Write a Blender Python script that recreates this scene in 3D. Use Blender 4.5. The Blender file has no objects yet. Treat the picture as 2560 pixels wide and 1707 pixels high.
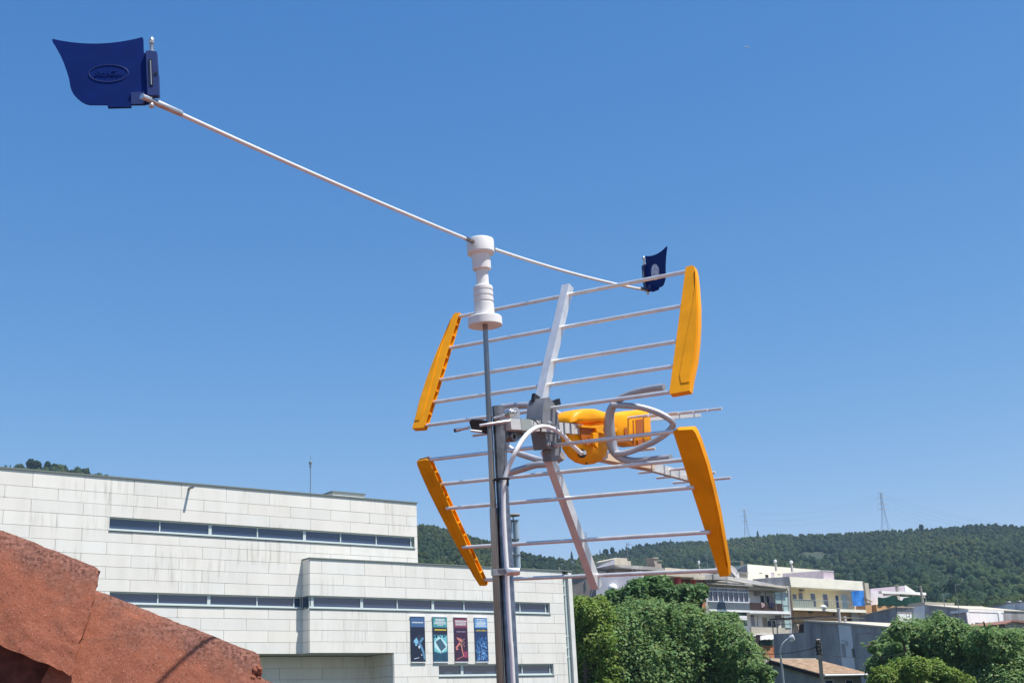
import bpy, bmesh, math, random
import numpy as np
from mathutils import Vector, Matrix, noise

random.seed(7)
RNG = np.random.default_rng(11)
SC = bpy.context.scene
COL = SC.collection
R_ = math.radians

# ------------------------------------------------------------------ camera frame
FPX = 3149.5                     # focal length in pixels of a 2560 px wide frame
PITCH, ROLL = R_(17.357), R_(2.824)
EYE = Vector((0, 0, 9.0))
FW = Vector((0, math.cos(PITCH), math.sin(PITCH)))
_U0 = Vector((0, -math.sin(PITCH), math.cos(PITCH)))
RT = math.cos(ROLL) * Vector((1, 0, 0)) - math.sin(ROLL) * _U0
UP = math.cos(ROLL) * _U0 + math.sin(ROLL) * Vector((1, 0, 0))
VIEWS = {'Z1': (100, 60, 5.88), 'Z2': (1130, 560, 5.225), 'Z3': (1560, 590, 9.223), 'Z4': (1020, 640, 3.41),
         'Z5': (1140, 960, 5.6), 'Z6': (1360, 930, 4.9), 'Z7': (1400, 640, 4.355), 'Z8': (1640, 1040, 3.732),
         'B1': (0, 1120, 2.671), 'B2': (600, 1120, 4.612), 'B3': (740, 1380, 4.704), 'B4': (1000, 1520, 8.383),
         'B5': (1020, 1120, 4.127), 'B6': (1160, 1380, 4.794), 'B7': (1400, 1340, 4.2), 'B8': (1900, 1360, 3.564),
         'C1': (1780, 1200, 3.015), 'C3': (1420, 1290, 4.9), 'C4': (1740, 1400, 7.35), 'C5': (1900, 1560, 6.918),
         'C6': (0, 1130, 9.046), 'C8': (400, 1560, 5.88), 'N': (0, 0, 1.0)}


def px(k, x, y):
    a, b, s = VIEWS[k]
    return a + x / s, b + y / s


def ray(k, x, y):
    u, v = px(k, x, y)
    return FW + RT * ((u - 1280) / FPX) - UP * ((v - 853.5) / FPX)


def at(k, x, y, d):
    """survey point: direction seen in the photo, at distance d along the view axis"""
    return EYE + ray(k, x, y) * d


# ------------------------------------------------------------------ tagging
def tag(o, label=None, cat=None, group=None, kind=None):
    if label: o['label'] = label
    if cat: o['category'] = cat
    if group: o['group'] = group
    if kind: o['kind'] = kind
    return o


ORIG = {}


def thing(name, label, cat, loc, group=None):
    o = bpy.data.objects.new(name, None)
    o.empty_display_size = 0.2
    COL.objects.link(o)
    o.location = loc
    ORIG[o] = Vector(loc)
    return tag(o, label, cat, group)


def link_mesh(name, me, mat, parent=None, base=None):
    """me is in world coordinates; it is re-centred on the thing's base"""
    org = ORIG[parent] if parent is not None else Vector(base if base is not None else (0, 0, 0))
    if org.length > 0:
        me.transform(Matrix.Translation(-org))
    o = bpy.data.objects.new(name, me)
    COL.objects.link(o)
    if parent is not None:
        o.parent = parent
        ORIG[o] = org
    else:
        o.location = org
        ORIG[o] = org
    for m in (mat if isinstance(mat, (list, tuple)) else [mat]):
        me.materials.append(m)
    return o


def build(name, bm, mat, parent=None, base=None, smooth=None, bevel=0, segs=2):
    if bevel:
        es = [e for e in bm.edges if e.is_manifold and e.calc_face_angle(0) > 0.6]
        bmesh.ops.bevel(bm, geom=es, offset=bevel, segments=segs, affect='EDGES', profile=0.5, clamp_overlap=True)
    bmesh.ops.recalc_face_normals(bm, faces=bm.faces)
    me = bpy.data.meshes.new(name)
    bm.to_mesh(me)
    bm.free()
    if smooth is not None:
        for p in me.polygons: p.use_smooth = True
        me.set_sharp_from_angle(angle=R_(smooth))
    return link_mesh(name, me, mat, parent, base)


# ------------------------------------------------------------------ shape helpers (all add to a bmesh)
def NB(): return bmesh.new()


def tube(bm, pts, rad, n=10, caps=True, flat=1.0, up=None):
    pts = [Vector(p) for p in pts]
    if not isinstance(rad, (list, tuple)): rad = [rad] * len(pts)
    ref = Vector(up) if up is not None else None
    rings = []
    prev = None
    for i, p in enumerate(pts):
        t = (pts[min(i + 1, len(pts) - 1)] - pts[max(i - 1, 0)]).normalized()
        if prev is None:
            a = ref if ref is not None else (Vector((0, 0, 1)) if abs(t.z) < 0.9 else Vector((1, 0, 0)))
        else:
            a = prev
        a = (a - t * a.dot(t)).normalized()
        prev = a
        b = t.cross(a)
        rings.append([bm.verts.new(p + (a * math.cos(2 * math.pi * k / n) * flat + b * math.sin(2 * math.pi * k / n)) * rad[i]) for k in range(n)])
    for i in range(len(rings) - 1):
        for k in range(n):
            bm.faces.new((rings[i][k], rings[i][(k + 1) % n], rings[i + 1][(k + 1) % n], rings[i + 1][k]))
    if caps:
        bm.faces.new(rings[0][::-1])
        bm.faces.new(rings[-1])


def curve(pts, sub=6):
    """Catmull-Rom through the points"""
    P = [Vector(p) for p in pts]
    out = []
    for i in range(len(P) - 1):
        p0, p1, p2, p3 = P[max(i - 1, 0)], P[i], P[i + 1], P[min(i + 2, len(P) - 1)]
        for k in range(sub):
            t = k / sub
            out.append(0.5 * ((2 * p1) + (p2 - p0) * t + (2 * p0 - 5 * p1 + 4 * p2 - p3) * t * t + (3 * p1 - p0 - 3 * p2 + p3) * t ** 3))
    out.append(P[-1])
    return out


def box(bm, c, ax, ay, az, hx, hy, hz):
    c = Vector(c)
    v = [bm.verts.new(c + Vector(ax) * (hx * i) + Vector(ay) * (hy * j) + Vector(az) * (hz * k)) for i in (-1, 1) for j in (-1, 1) for k in (-1, 1)]
    for f in ((0, 1, 3, 2), (4, 6, 7, 5), (0, 4, 5, 1), (2, 3, 7, 6), (0, 2, 6, 4), (1, 5, 7, 3)):
        bm.faces.new([v[q] for q in f])


def beam(bm, a, b, w, h, up=(0, 0, 1)):
    a, b = Vector(a), Vector(b)
    t = (b - a).normalized()
    u = Vector(up)
    u = (u - t * u.dot(t)).normalized()
    box(bm, (a + b) / 2, t, t.cross(u), u, (b - a).length / 2, w / 2, h / 2)


def prism(bm, pts, ext):
    pts = [Vector(p) for p in pts]
    ext = Vector(ext)
    A = [bm.verts.new(p) for p in pts]
    B = [bm.verts.new(p + ext) for p in pts]
    n = len(A)
    bm.faces.new(A)
    bm.faces.new(B[::-1])
    for i in range(n):
        bm.faces.new((A[i], B[i], B[(i + 1) % n], A[(i + 1) % n]))


def lathe(bm, base, axis, prof, n=32):
    """prof: list of (height, radius)"""
    base, axis = Vector(base), Vector(axis).normalized()
    a = axis.orthogonal().normalized()
    b = axis.cross(a)
    rings = []
    for h, r in prof:
        rings.append([bm.verts.new(base + axis * h + (a * math.cos(2 * math.pi * k / n) + b * math.sin(2 * math.pi * k / n)) * max(r, 1e-4)) for k in range(n)])
    for i in range(len(rings) - 1):
        for k in range(n):
            bm.faces.new((rings[i][k], rings[i][(k + 1) % n], rings[i + 1][(k + 1) % n], rings[i + 1][k]))
    bm.faces.new(rings[0][::-1])
    bm.faces.new(rings[-1])


def ball(bm, c, r, sub=2, sc=(1, 1, 1)):
    m = Matrix.Translation(Vector(c)) @ Matrix.Diagonal((*sc, 1))
    bmesh.ops.create_icosphere(bm, subdivisions=sub, radius=r, matrix=m)


def pillow(bm, outline, side, half, layers=7, power=2.6, inner=None):
    """solid with the given outline (3D, planar) swelling to +-half along side"""
    outline = [Vector(p) for p in outline]
    c = Vector(inner) if inner is not None else sum(outline, Vector()) / len(outline)
    side = Vector(side)
    rings = []
    for k in range(layers):
        w = math.sin((k / (layers - 1) - 0.5) * math.pi)
        s = max(0.0, 1 - abs(w) ** power) ** (1 / power)
        s = max(s, 0.25)
        rings.append([bm.verts.new(c + (p - c) * s + side * (half * w)) for p in outline])
    n = len(outline)
    for i in range(layers - 1):
        for k in range(n):
            bm.faces.new((rings[i][k], rings[i][(k + 1) % n], rings[i + 1][(k + 1) % n], rings[i + 1][k]))
    bm.faces.new(rings[0][::-1])
    bm.faces.new(rings[-1])


class Plane:
    """a vertical wall plane: point C, horizontal direction e, outward normal n"""
    def __init__(s, C, e, n):
        s.C, s.e, s.n = Vector(C), Vector(e), Vector(n)

    def shifted(s, off): return Plane(s.C + s.n * off, s.e, s.n)

    def q(s, k, x, y, off=0):
        d = ray(k, x, y)
        c = s.C + s.n * off
        P = EYE + d * ((c - EYE).dot(s.n) / d.dot(s.n))
        return (P - s.C).dot(s.e), P.z

    def w(s, t, z, off=0):
        p = s.C + s.e * t + s.n * off
        return Vector((p.x, p.y, z))

    def pt(s, k, x, y, off=0): return s.w(*s.q(k, x, y, off), off)

    def span(s, k, x0, y0, x1, y1, off=0):
        ym, xm = (y0 + y1) / 2, (x0 + x1) / 2
        return s.q(k, x0, ym, off)[0], s.q(k, x1, ym, off)[0], s.q(k, xm, y1, off)[1], s.q(k, xm, y0, off)[1]

    def tzbox(s, bm, t0, t1, z0, z1, o0, o1):
        c = s.w((t0 + t1) / 2, (z0 + z1) / 2, (o0 + o1) / 2)
        box(bm, c, s.e, s.n, (0, 0, 1), abs(t1 - t0) / 2, abs(o1 - o0) / 2, abs(z1 - z0) / 2)

    def rect(s, bm, k, x0, y0, x1, y1, o0, o1):
        t0, t1, z0, z1 = s.span(k, x0, y0, x1, y1, max(o0, o1))
        s.tzbox(bm, t0, t1, z0, z1, o0, o1)

    def poly(s, bm, k, pts, off, depth):
        prism(bm, [s.pt(k, x, y, off) for x, y in pts], s.n * -depth)


AZ = R_(51.4)
E1 = Vector((math.sin(AZ), math.cos(AZ), 0))        # street direction, away to the right
N1 = Vector((math.cos(AZ), -math.sin(AZ), 0))       # fronts face this way
E2 = -N1                                            # away to the left
N2 = -E1                                            # shaded gable sides face this way
N3 = Vector((-math.sin(R_(8)), -math.cos(R_(8)), 0))  # two houses stand askew to the street
E3 = Vector((-math.cos(R_(8)), math.sin(R_(8)), 0))


# ------------------------------------------------------------------ materials
def mat(name, col, rough=0.6, metal=0.0, var=0.0, vscale=3.0, bump=0.0, bscale=40.0, col2=None, spec=0.5, stretch=(1, 1, 1), detail=4.0, lo=0.35, hi=0.65, attr=None, attr_amt=0.0):
    m = bpy.data.materials.new(name)
    m.use_nodes = True
    nt = m.node_tree
    b = nt.nodes['Principled BSDF']
    b.inputs['Base Color'].default_value = (*col, 1)
    b.inputs['Roughness'].default_value = rough
    b.inputs['Metallic'].default_value = metal
    b.inputs['Specular IOR Level'].default_value = spec
    tc = nt.nodes.new('ShaderNodeTexCoord')
    mp = nt.nodes.new('ShaderNodeMapping')
    mp.inputs['Scale'].default_value = stretch
    nt.links.new(tc.outputs['Object'], mp.inputs['Vector'])
    last = None
    if var > 0 or col2 is not None:
        nz = nt.nodes.new('ShaderNodeTexNoise')
        nz.inputs['Scale'].default_value = vscale
        nz.inputs['Detail'].default_value = detail
        nt.links.new(mp.outputs[0], nz.inputs['Vector'])
        cr = nt.nodes.new('ShaderNodeValToRGB')
        cr.color_ramp.elements[0].position = lo
        cr.color_ramp.elements[1].position = hi
        c2 = col2 if col2 is not None else tuple(c * (1 - var) for c in col)
        c1 = col if col2 is not None else tuple(min(1, c * (1 + var * 0.5)) for c in col)
        cr.color_ramp.elements[0].color = (*c2, 1)
        cr.color_ramp.elements[1].color = (*c1, 1)
        nt.links.new(nz.outputs['Fac'], cr.inputs['Fac'])
        last = cr.outputs['Color']
    if attr:
        at_ = nt.nodes.new('ShaderNodeAttribute')
        at_.attribute_name = attr
        mx = nt.nodes.new('ShaderNodeMix')
        mx.data_type = 'RGBA'
        mx.blend_type = 'MULTIPLY'
        mx.inputs['Factor'].default_value = 1.0
        if last is not None: nt.links.new(last, mx.inputs['A'])
        else: mx.inputs['A'].default_value = (*col, 1)
        nt.links.new(at_.outputs['Color'], mx.inputs['B'])
        last = mx.outputs['Result']
    if last is not None:
        nt.links.new(last, b.inputs['Base Color'])
    if bump > 0:
        n2 = nt.nodes.new('ShaderNodeTexNoise')
        n2.inputs['Scale'].default_value = bscale
        n2.inputs['Detail'].default_value = 6
        nt.links.new(mp.outputs[0], n2.inputs['Vector'])
        bp = nt.nodes.new('ShaderNodeBump')
        bp.inputs['Strength'].default_value = min(1.0, bump)
        bp.inputs['Distance'].default_value = 0.4 / bscale
        nt.links.new(n2.outputs['Fac'], bp.inputs['Height'])
        nt.links.new(bp.outputs['Normal'], b.inputs['Normal'])
    return m


def leaf_mat(name, col, trans=0.35, rough=0.55, spec=0.35):
    m = bpy.data.materials.new(name)
    m.use_nodes = True
    nt = m.node_tree
    b = nt.nodes['Principled BSDF']
    out = nt.nodes['Material Output']
    a = nt.nodes.new('ShaderNodeAttribute')
    a.attribute_name = 'tint'
    mx = nt.nodes.new('ShaderNodeMix')
    mx.data_type = 'RGBA'
    mx.blend_type = 'MULTIPLY'
    mx.inputs['Factor'].default_value = 1
    mx.inputs['A'].default_value = (*col, 1)
    nt.links.new(a.outputs['Color'], mx.inputs['B'])
    nt.links.new(mx.outputs['Result'], b.inputs['Base Color'])
    b.inputs['Roughness'].default_value = rough
    b.inputs['Specular IOR Level'].default_value = spec
    tr = nt.nodes.new('ShaderNodeBsdfTranslucent')
    nt.links.new(mx.outputs['Result'], tr.inputs['Color'])
    ms = nt.nodes.new('ShaderNodeMixShader')
    ms.inputs['Fac'].default_value = trans
    nt.links.new(b.outputs[0], ms.inputs[1])
    nt.links.new(tr.outputs[0], ms.inputs[2])
    nt.links.new(ms.outputs[0], out.inputs['Surface'])
    return m


M = {}
M['alu'] = mat('brushed_aluminium', (0.80, 0.79, 0.77), 0.42, 0.55, var=0.10, vscale=30, bump=0.05, bscale=200)
M['alu_tube'] = mat('matt_aluminium_tube', (0.42, 0.43, 0.46), 0.45, 0.5, var=0.12, vscale=20)
M['arm'] = mat('white_coated_rod', (0.86, 0.85, 0.83), 0.4, 0.15, var=0.05, vscale=40)
M['galv'] = mat('galvanised_steel', (0.25, 0.255, 0.27), 0.32, 0.85, var=0.3, vscale=45, bump=0.08, bscale=160)
M['steel'] = mat('dull_steel_tube', (0.31, 0.275, 0.26), 0.26, 0.92, var=0.22, vscale=25, stretch=(1, 1, 0.15))
M['zinc'] = mat('bright_zinc', (0.66, 0.66, 0.66), 0.35, 0.85, var=0.15, vscale=60)
M['yellow'] = mat('yellow_orange_plastic', (0.90, 0.36, 0.003), 0.48, 0, var=0.12, vscale=14, bump=0.04, bscale=350, spec=0.25)
M['slot'] = mat('shade_and_seam_orange', (0.42, 0.11, 0.008), 0.5)
M['white_plastic'] = mat('white_plastic', (0.80, 0.79, 0.76), 0.42, 0, var=0.05, vscale=18, spec=0.4)
M['white_pvc'] = mat('white_cable_sheath', (0.78, 0.78, 0.77), 0.45, 0, var=0.06, vscale=30)
M['grey_plastic'] = mat('grey_plastic', (0.19, 0.20, 0.22), 0.5, 0, var=0.12, vscale=40, bump=0.05, bscale=250)
M['black_plastic'] = mat('black_plastic', (0.012, 0.012, 0.016), 0.5)
M['blue'] = mat('navy_plastic', (0.0015, 0.020, 0.15), 0.6, 0, var=0.12, vscale=25, bump=0.06, bscale=300, spec=0.12)
M['blue2'] = mat('navy_plastic_hinge', (0.012, 0.036, 0.17), 0.55, 0, var=0.1, vscale=30)
M['sticker'] = mat('pale_foil_sticker', (0.50, 0.55, 0.70), 0.5, 0, var=0.35, vscale=60)
M['boomwhite'] = mat('pale_grey_alloy', (0.62, 0.61, 0.58), 0.45, 0.3, var=0.08, vscale=30)
M['clad'] = mat('pale_stone_cladding', (0.795, 0.765, 0.70), 0.7, 0, col2=(0.73, 0.70, 0.63), vscale=1.6, stretch=(1, 1, 0.25), detail=6, lo=0.25, hi=0.6, bump=0.05, bscale=60, attr='tint', spec=0.3)
nt_ = M['clad'].node_tree
_b = nt_.nodes['Principled BSDF']
_src = _b.inputs['Base Color'].links[0].from_socket
_tc = nt_.nodes.new('ShaderNodeTexCoord')


def _fac(scale, sx, det, p0, p1_):
    m_ = nt_.nodes.new('ShaderNodeMapping')
    m_.inputs['Scale'].default_value = sx
    n_ = nt_.nodes.new('ShaderNodeTexNoise')
    n_.inputs['Scale'].default_value = scale
    n_.inputs['Detail'].default_value = det
    r_ = nt_.nodes.new('ShaderNodeMapRange')
    r_.inputs['From Min'].default_value = p0
    r_.inputs['From Max'].default_value = p1_
    nt_.links.new(_tc.outputs['Object'], m_.inputs['Vector'])
    nt_.links.new(m_.outputs[0], n_.inputs['Vector'])
    nt_.links.new(n_.outputs['Fac'], r_.inputs['Value'])
    return r_.outputs[0]


_m = nt_.nodes.new('ShaderNodeMath')
_m.operation = 'MULTIPLY'
nt_.links.new(_fac(1.0, (7.0, 7.0, 0.5), 5, 0.50, 0.70), _m.inputs[0])
nt_.links.new(_fac(0.30, (1, 1, 1.6), 3, 0.50, 0.66), _m.inputs[1])
_x = nt_.nodes.new('ShaderNodeMix')
_x.data_type = 'RGBA'
nt_.links.new(_m.outputs[0], _x.inputs['Factor'])
nt_.links.new(_src, _x.inputs['A'])
_x.inputs['B'].default_value = (0.58, 0.55, 0.48, 1)
nt_.links.new(_x.outputs['Result'], _b.inputs['Base Color'])
M['joint'] = mat('grey_joint', (0.48, 0.47, 0.44), 0.8)
M['stain'] = mat('rain_streak', (0.47, 0.45, 0.40), 0.8)
M['frame'] = mat('pale_green_grey_frame', (0.56, 0.62, 0.60), 0.45, 0.1)
M['pale_stone'] = mat('pale_stone_plain', (0.74, 0.715, 0.66), 0.7, 0, var=0.08, vscale=2.0, spec=0.3)
M['flash_shade'] = mat('flashing_and_sill_shade', (0.17, 0.20, 0.18), 0.6)
M['glass'] = mat('dark_glass', (0.033, 0.056, 0.11), 0.03, 0, spec=1.0)
M['concrete'] = mat('grey_render', (0.40, 0.385, 0.38), 0.85, 0, var=0.30, vscale=0.9, detail=8, stretch=(1, 1, 0.3), bump=0.1, bscale=8)
M['concrete_dark'] = mat('dark_grey_render', (0.40, 0.375, 0.37), 0.85, 0, var=0.35, vscale=0.8, detail=8, stretch=(1, 1, 0.3), bump=0.1, bscale=8)
M['white_wall'] = mat('white_painted_wall', (0.80, 0.79, 0.77), 0.8, 0, var=0.10, vscale=0.8, detail=6, stretch=(1, 1, 0.4))
M['lilac_wall'] = mat('pale_lilac_wall', (0.68, 0.655, 0.68), 0.8, 0, var=0.10, vscale=0.8, detail=6)
M['cream'] = mat('cream_painted_wall', (0.82, 0.775, 0.645), 0.8, 0, var=0.08, vscale=0.7, detail=6)
M['ochre'] = mat('yellow_ochre_wall', (0.80, 0.70, 0.45), 0.8, 0, var=0.08, vscale=0.8)
M['orange_wall'] = mat('orange_tan_wall', (0.56, 0.32, 0.15), 0.85, 0, var=0.15, vscale=0.9)
M['taupe'] = mat('taupe_render', (0.33, 0.285, 0.25), 0.85, 0, var=0.15, vscale=0.9)
M['beige'] = mat('beige_render', (0.52, 0.465, 0.37), 0.85, 0, var=0.15, vscale=0.9, detail=6)
M['mauve'] = mat('mauve_metal_sheet', (0.56, 0.47, 0.52), 0.6, 0, var=0.1, vscale=1.5)
M['maroon'] = mat('maroon_wall', (0.22, 0.085, 0.08), 0.8, 0, var=0.15, vscale=1.0)
M['redpost'] = mat('red_painted_post', (0.36, 0.07, 0.07), 0.7)
M['roofgrey'] = mat('fibre_cement_sheet', (0.36, 0.345, 0.32), 0.85, 0, var=0.25, vscale=1.5, detail=6)
M['rooftan'] = mat('weathered_tan_tiles', (0.37, 0.25, 0.16), 0.85, 0, var=0.35, vscale=2.0, detail=8, stretch=(1, 1, 3))
M['roofred'] = mat('red_clay_tiles', (0.26, 0.125, 0.095), 0.85, 0, var=0.3, vscale=2.5)
M['darkwood'] = mat('dark_brown_screen', (0.045, 0.025, 0.022), 0.8, 0, var=0.3, vscale=6)
M['apron'] = mat('blue_grey_panel', (0.10, 0.125, 0.145), 0.6, 0, var=0.1, vscale=2)
M['tarp'] = mat('bright_blue_tarpaulin', (0.09, 0.40, 0.97), 0.5, 0, var=0.12, vscale=3)
M['net'] = mat('dark_green_netting', (0.025, 0.11, 0.085), 0.8, 0, var=0.4, vscale=4)
M['awning_green'] = mat('dark_green_awning', (0.02, 0.05, 0.035), 0.8)
M['brick'] = mat('bare_orange_brick', (0.45, 0.17, 0.075), 0.85, 0, var=0.4, vscale=3.0, detail=8)
M['rail'] = mat('grey_railing', (0.32, 0.36, 0.35), 0.5, 0.3)
M['paleglass'] = mat('pale_green_glass', (0.33, 0.46, 0.44), 0.15, 0, spec=0.7)
M['flueglass'] = mat('blue_grey_glass_pipe', (0.30, 0.37, 0.42), 0.2, 0, spec=0.7)
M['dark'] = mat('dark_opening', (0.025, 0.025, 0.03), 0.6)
M['pole_conc'] = mat('weathered_concrete_post', (0.36, 0.32, 0.27), 0.85, 0, var=0.25, vscale=3)
M['lamp_grey'] = mat('pale_grey_lamp_paint', (0.52, 0.53, 0.54), 0.5, 0.2)
M['lamp_lens'] = mat('frosted_lamp_cover', (0.72, 0.73, 0.75), 0.3)
M['wire'] = mat('dark_cable', (0.02, 0.02, 0.022), 0.6)
M['pylon'] = mat('grey_lattice_steel', (0.20, 0.22, 0.25), 0.6, 0.2)
M['bark'] = mat('grey_brown_bark', (0.10, 0.08, 0.06), 0.9, 0, var=0.4, vscale=5)
M['terrace'] = mat('terracotta_paving', (0.18, 0.050, 0.036), 0.85, 0, var=0.2, vscale=4)
M['ownwall'] = mat('rough_red_render', (0.12, 0.048, 0.038), 0.95, 0, var=0.4, vscale=30, bump=0.4, bscale=90)
M['asphalt'] = mat('asphalt', (0.06, 0.06, 0.06), 0.9, 0, var=0.2, vscale=2)
M['earth'] = mat('dry_hill_ground', (0.032, 0.044, 0.020), 0.95, 0, col2=(0.13, 0.125, 0.075), vscale=0.012, detail=10, lo=0.30, hi=0.40)  # ground darkened so the gaps between crowns read as shadow
M['ground'] = mat('town_ground', (0.14, 0.13, 0.105), 0.95, 0, var=0.3, vscale=0.2, detail=8)
M['leaf_mid'] = leaf_mat('mid_green_leaves', (0.195, 0.305, 0.105), 0.5)
M['leaf_dark'] = leaf_mat('dark_glossy_leaves', (0.125, 0.230, 0.075), 0.45)
M['leaf_light'] = leaf_mat('fresh_green_leaves', (0.215, 0.315, 0.060), 0.5)
M['leaf_pine'] = leaf_mat('pine_needles', (0.040, 0.066, 0.026), 0.2, 0.9, 0.05)
M['leaf_hill'] = leaf_mat('hillside_foliage', (0.050, 0.073, 0.031), 0.2, 0.9, 0.05)


def terracotta():
    m = bpy.data.materials.new('weathered_terracotta')
    m.use_nodes = True
    nt = m.node_tree
    N, L = nt.nodes, nt.links
    b = N['Principled BSDF']
    b.inputs['Roughness'].default_value = 0.95
    b.inputs['Specular IOR Level'].default_value = 0.15
    tc = N.new('ShaderNodeTexCoord')

    def nz(scale, det=6, rough=0.6):
        n = N.new('ShaderNodeTexNoise')
        n.inputs['Scale'].default_value = scale
        n.inputs['Detail'].default_value = det
        n.inputs['Roughness'].default_value = rough
        L.new(tc.outputs['Object'], n.inputs['Vector'])
        return n

    def ramp(src, p0, p1, c0, c1):
        r = N.new('ShaderNodeValToRGB')
        r.color_ramp.elements[0].position = p0
        r.color_ramp.elements[1].position = p1
        r.color_ramp.elements[0].color = (*c0, 1)
        r.color_ramp.elements[1].color = (*c1, 1)
        L.new(src, r.inputs['Fac'])
        return r

    def mix(fac, a, bb):
        x = N.new('ShaderNodeMix')
        x.data_type = 'RGBA'
        L.new(fac, x.inputs['Factor'])
        for s, v in (('A', a), ('B', bb)):
            if isinstance(v, tuple): x.inputs[s].default_value = (*v, 1)
            else: L.new(v, x.inputs[s])
        return x.outputs['Result']

    base = ramp(nz(9).outputs['Fac'], 0.32, 0.68, (0.225, 0.078, 0.046), (0.325, 0.115, 0.068))
    grain = ramp(nz(230, 3, 0.8).outputs['Fac'], 0.57, 0.64, (0, 0, 0), (1, 1, 1))
    c = mix(grain.outputs['Color'], base.outputs['Color'], (0.38, 0.185, 0.13))
    pit = ramp(nz(160, 4, 0.8).outputs['Fac'], 0.35, 0.42, (1, 1, 1), (0, 0, 0))
    c = mix(pit.outputs['Color'], c, (0.10, 0.040, 0.030))
    # grey-black lichen, growing along the weathered top edge (attribute 'weather' is 1 there)
    at_ = N.new('ShaderNodeAttribute')
    at_.attribute_name = 'weather'
    ln = nz(14, 8, 0.7)
    ad = N.new('ShaderNodeMath')
    ad.operation = 'MULTIPLY_ADD'
    L.new(at_.outputs['Fac'], ad.inputs[0])
    ad.inputs[1].default_value = 0.34
    L.new(ln.outputs['Fac'], ad.inputs[2])
    lf = ramp(ad.outputs[0], 0.55, 0.78, (0, 0, 0), (0.75, 0.75, 0.75))
    sp = ramp(nz(110, 4, 0.8).outputs['Fac'], 0.38, 0.60, (0.025, 0.018, 0.018), (0.26, 0.13, 0.10))
    c = mix(lf.outputs['Color'], c, sp.outputs['Color'])
    L.new(c, b.inputs['Base Color'])
    h1, h2 = nz(150, 6, 0.8), nz(45, 4)
    mm = N.new('ShaderNodeMath')
    mm.operation = 'MULTIPLY_ADD'
    L.new(h2.outputs['Fac'], mm.inputs[0])
    mm.inputs[1].default_value = 1.2
    L.new(h1.outputs['Fac'], mm.inputs[2])
    bp = N.new('ShaderNodeBump')
    bp.inputs['Strength'].default_value = 0.65
    bp.inputs['Distance'].default_value = 0.0032
    L.new(mm.outputs[0], bp.inputs['Height'])
    L.new(bp.outputs['Normal'], b.inputs['Normal'])
    return m


M['terracotta'] = terracotta()

# ------------------------------------------------------------------ world, sun, camera
SUN_EL, SUN_AZ = 65.0, 63.0
SUN = Vector((math.sin(R_(SUN_AZ)) * math.cos(R_(SUN_EL)), -math.cos(R_(SUN_AZ)) * math.cos(R_(SUN_EL)), math.sin(R_(SUN_EL))))
wd = bpy.data.worlds.new('World')
SC.world = wd
wd.use_nodes = True
wn = wd.node_tree
bg = wn.nodes['Background']
sky = wn.nodes.new('ShaderNodeTexSky')
sky.sky_type = 'NISHITA'
sky.sun_disc = False
sky.sun_elevation = R_(SUN_EL)
sky.sun_rotation = math.atan2(SUN.x, SUN.y)
sky.altitude = 0
sky.air_density = 1.0
sky.dust_density = 0.0
sky.ozone_density = 6.0
# the deep, saturated blue of the photo: each channel of the sky through its own response curve
sep = wn.nodes.new('ShaderNodeSeparateColor')
cmb = wn.nodes.new('ShaderNodeCombineColor')
wn.links.new(sky.outputs['Color'], sep.inputs[0])
for i, (piv, gam) in enumerate(((2.07, 1.60), (3.58, 0.95), (5.78, 0.57))):
    m1 = wn.nodes.new('ShaderNodeMath'); m1.operation = 'DIVIDE'; m1.inputs[1].default_value = piv
    m2 = wn.nodes.new('ShaderNodeMath'); m2.operation = 'POWER'; m2.inputs[1].default_value = gam
    m3 = wn.nodes.new('ShaderNodeMath'); m3.operation = 'MULTIPLY'; m3.inputs[1].default_value = piv * (1.0, 1.03, 1.05)[i]
    m4 = wn.nodes.new('ShaderNodeMath'); m4.operation = 'MINIMUM'; m4.inputs[1].default_value = piv * 3.5
    wn.links.new(sep.outputs[i], m1.inputs[0])
    for p_, q_ in ((m1, m2), (m2, m3), (m3, m4)): wn.links.new(p_.outputs[0], q_.inputs[0])
    wn.links.new(m4.outputs[0], cmb.inputs[i])
wn.links.new(cmb.outputs[0], bg.inputs['Color'])
bg.inputs['Strength'].default_value = 0.092
sl = bpy.data.lights.new('sun', 'SUN')
sl.energy = 5.0
sl.angle = R_(0.53)
sl.color = (1.0, 0.955, 0.89)
so = bpy.data.objects.new('sun', sl)
COL.objects.link(so)
so.rotation_euler = SUN.to_track_quat('Z', 'Y').to_euler()
so.location = (20, -20, 60)

cam = bpy.data.cameras.new('camera')
co = bpy.data.objects.new('camera', cam)
COL.objects.link(co)
cam.sensor_width = 36
cam.lens = 36 * FPX / 2560
cam.clip_start = 0.05
cam.clip_end = 20000
rot = Matrix((RT, UP, -FW)).transposed()
co.matrix_world = Matrix.Translation(EYE) @ rot.to_4x4()
SC.camera = co
SC.view_settings.view_transform = 'Standard'
SC.view_settings.look = 'None'
SC.view_settings.gamma = 1
SC.view_settings.exposure = 0.5
SC.cycles.max_bounces = 6
SC.cycles.volume_bounces = 0

# =================================================================== TV ANTENNA
RA, RE = R_(-35.856), R_(-4.272)
AR = Vector((math.cos(RE) * math.cos(RA), math.cos(RE) * math.sin(RA), math.sin(RE)))     # along the rods, right end nearer
A0 = at('Z5', 1235, 600, 3.6)
AB = Vector((0, 0, 1)).cross(AR).normalized()                                              # along the boom, away
AU = AR.cross(AB).normalized()


def ap(k, x, y, off=0.0):
    """point on the antenna's plane of symmetry (shifted by off along the rods)"""
    d = ray(k, x, y)
    c = A0 + AR * off
    return EYE + d * ((c - EYE).dot(AR) / d.dot(AR))


mast_top = at('Z5', 590, 305, 3.437)
mast_bot_dir = at('B6', 575, 1568, 3.30)
mast_foot = mast_top + (mast_bot_dir - mast_top).normalized() * 2.75
FLOOR_Z = mast_foot.z

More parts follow.
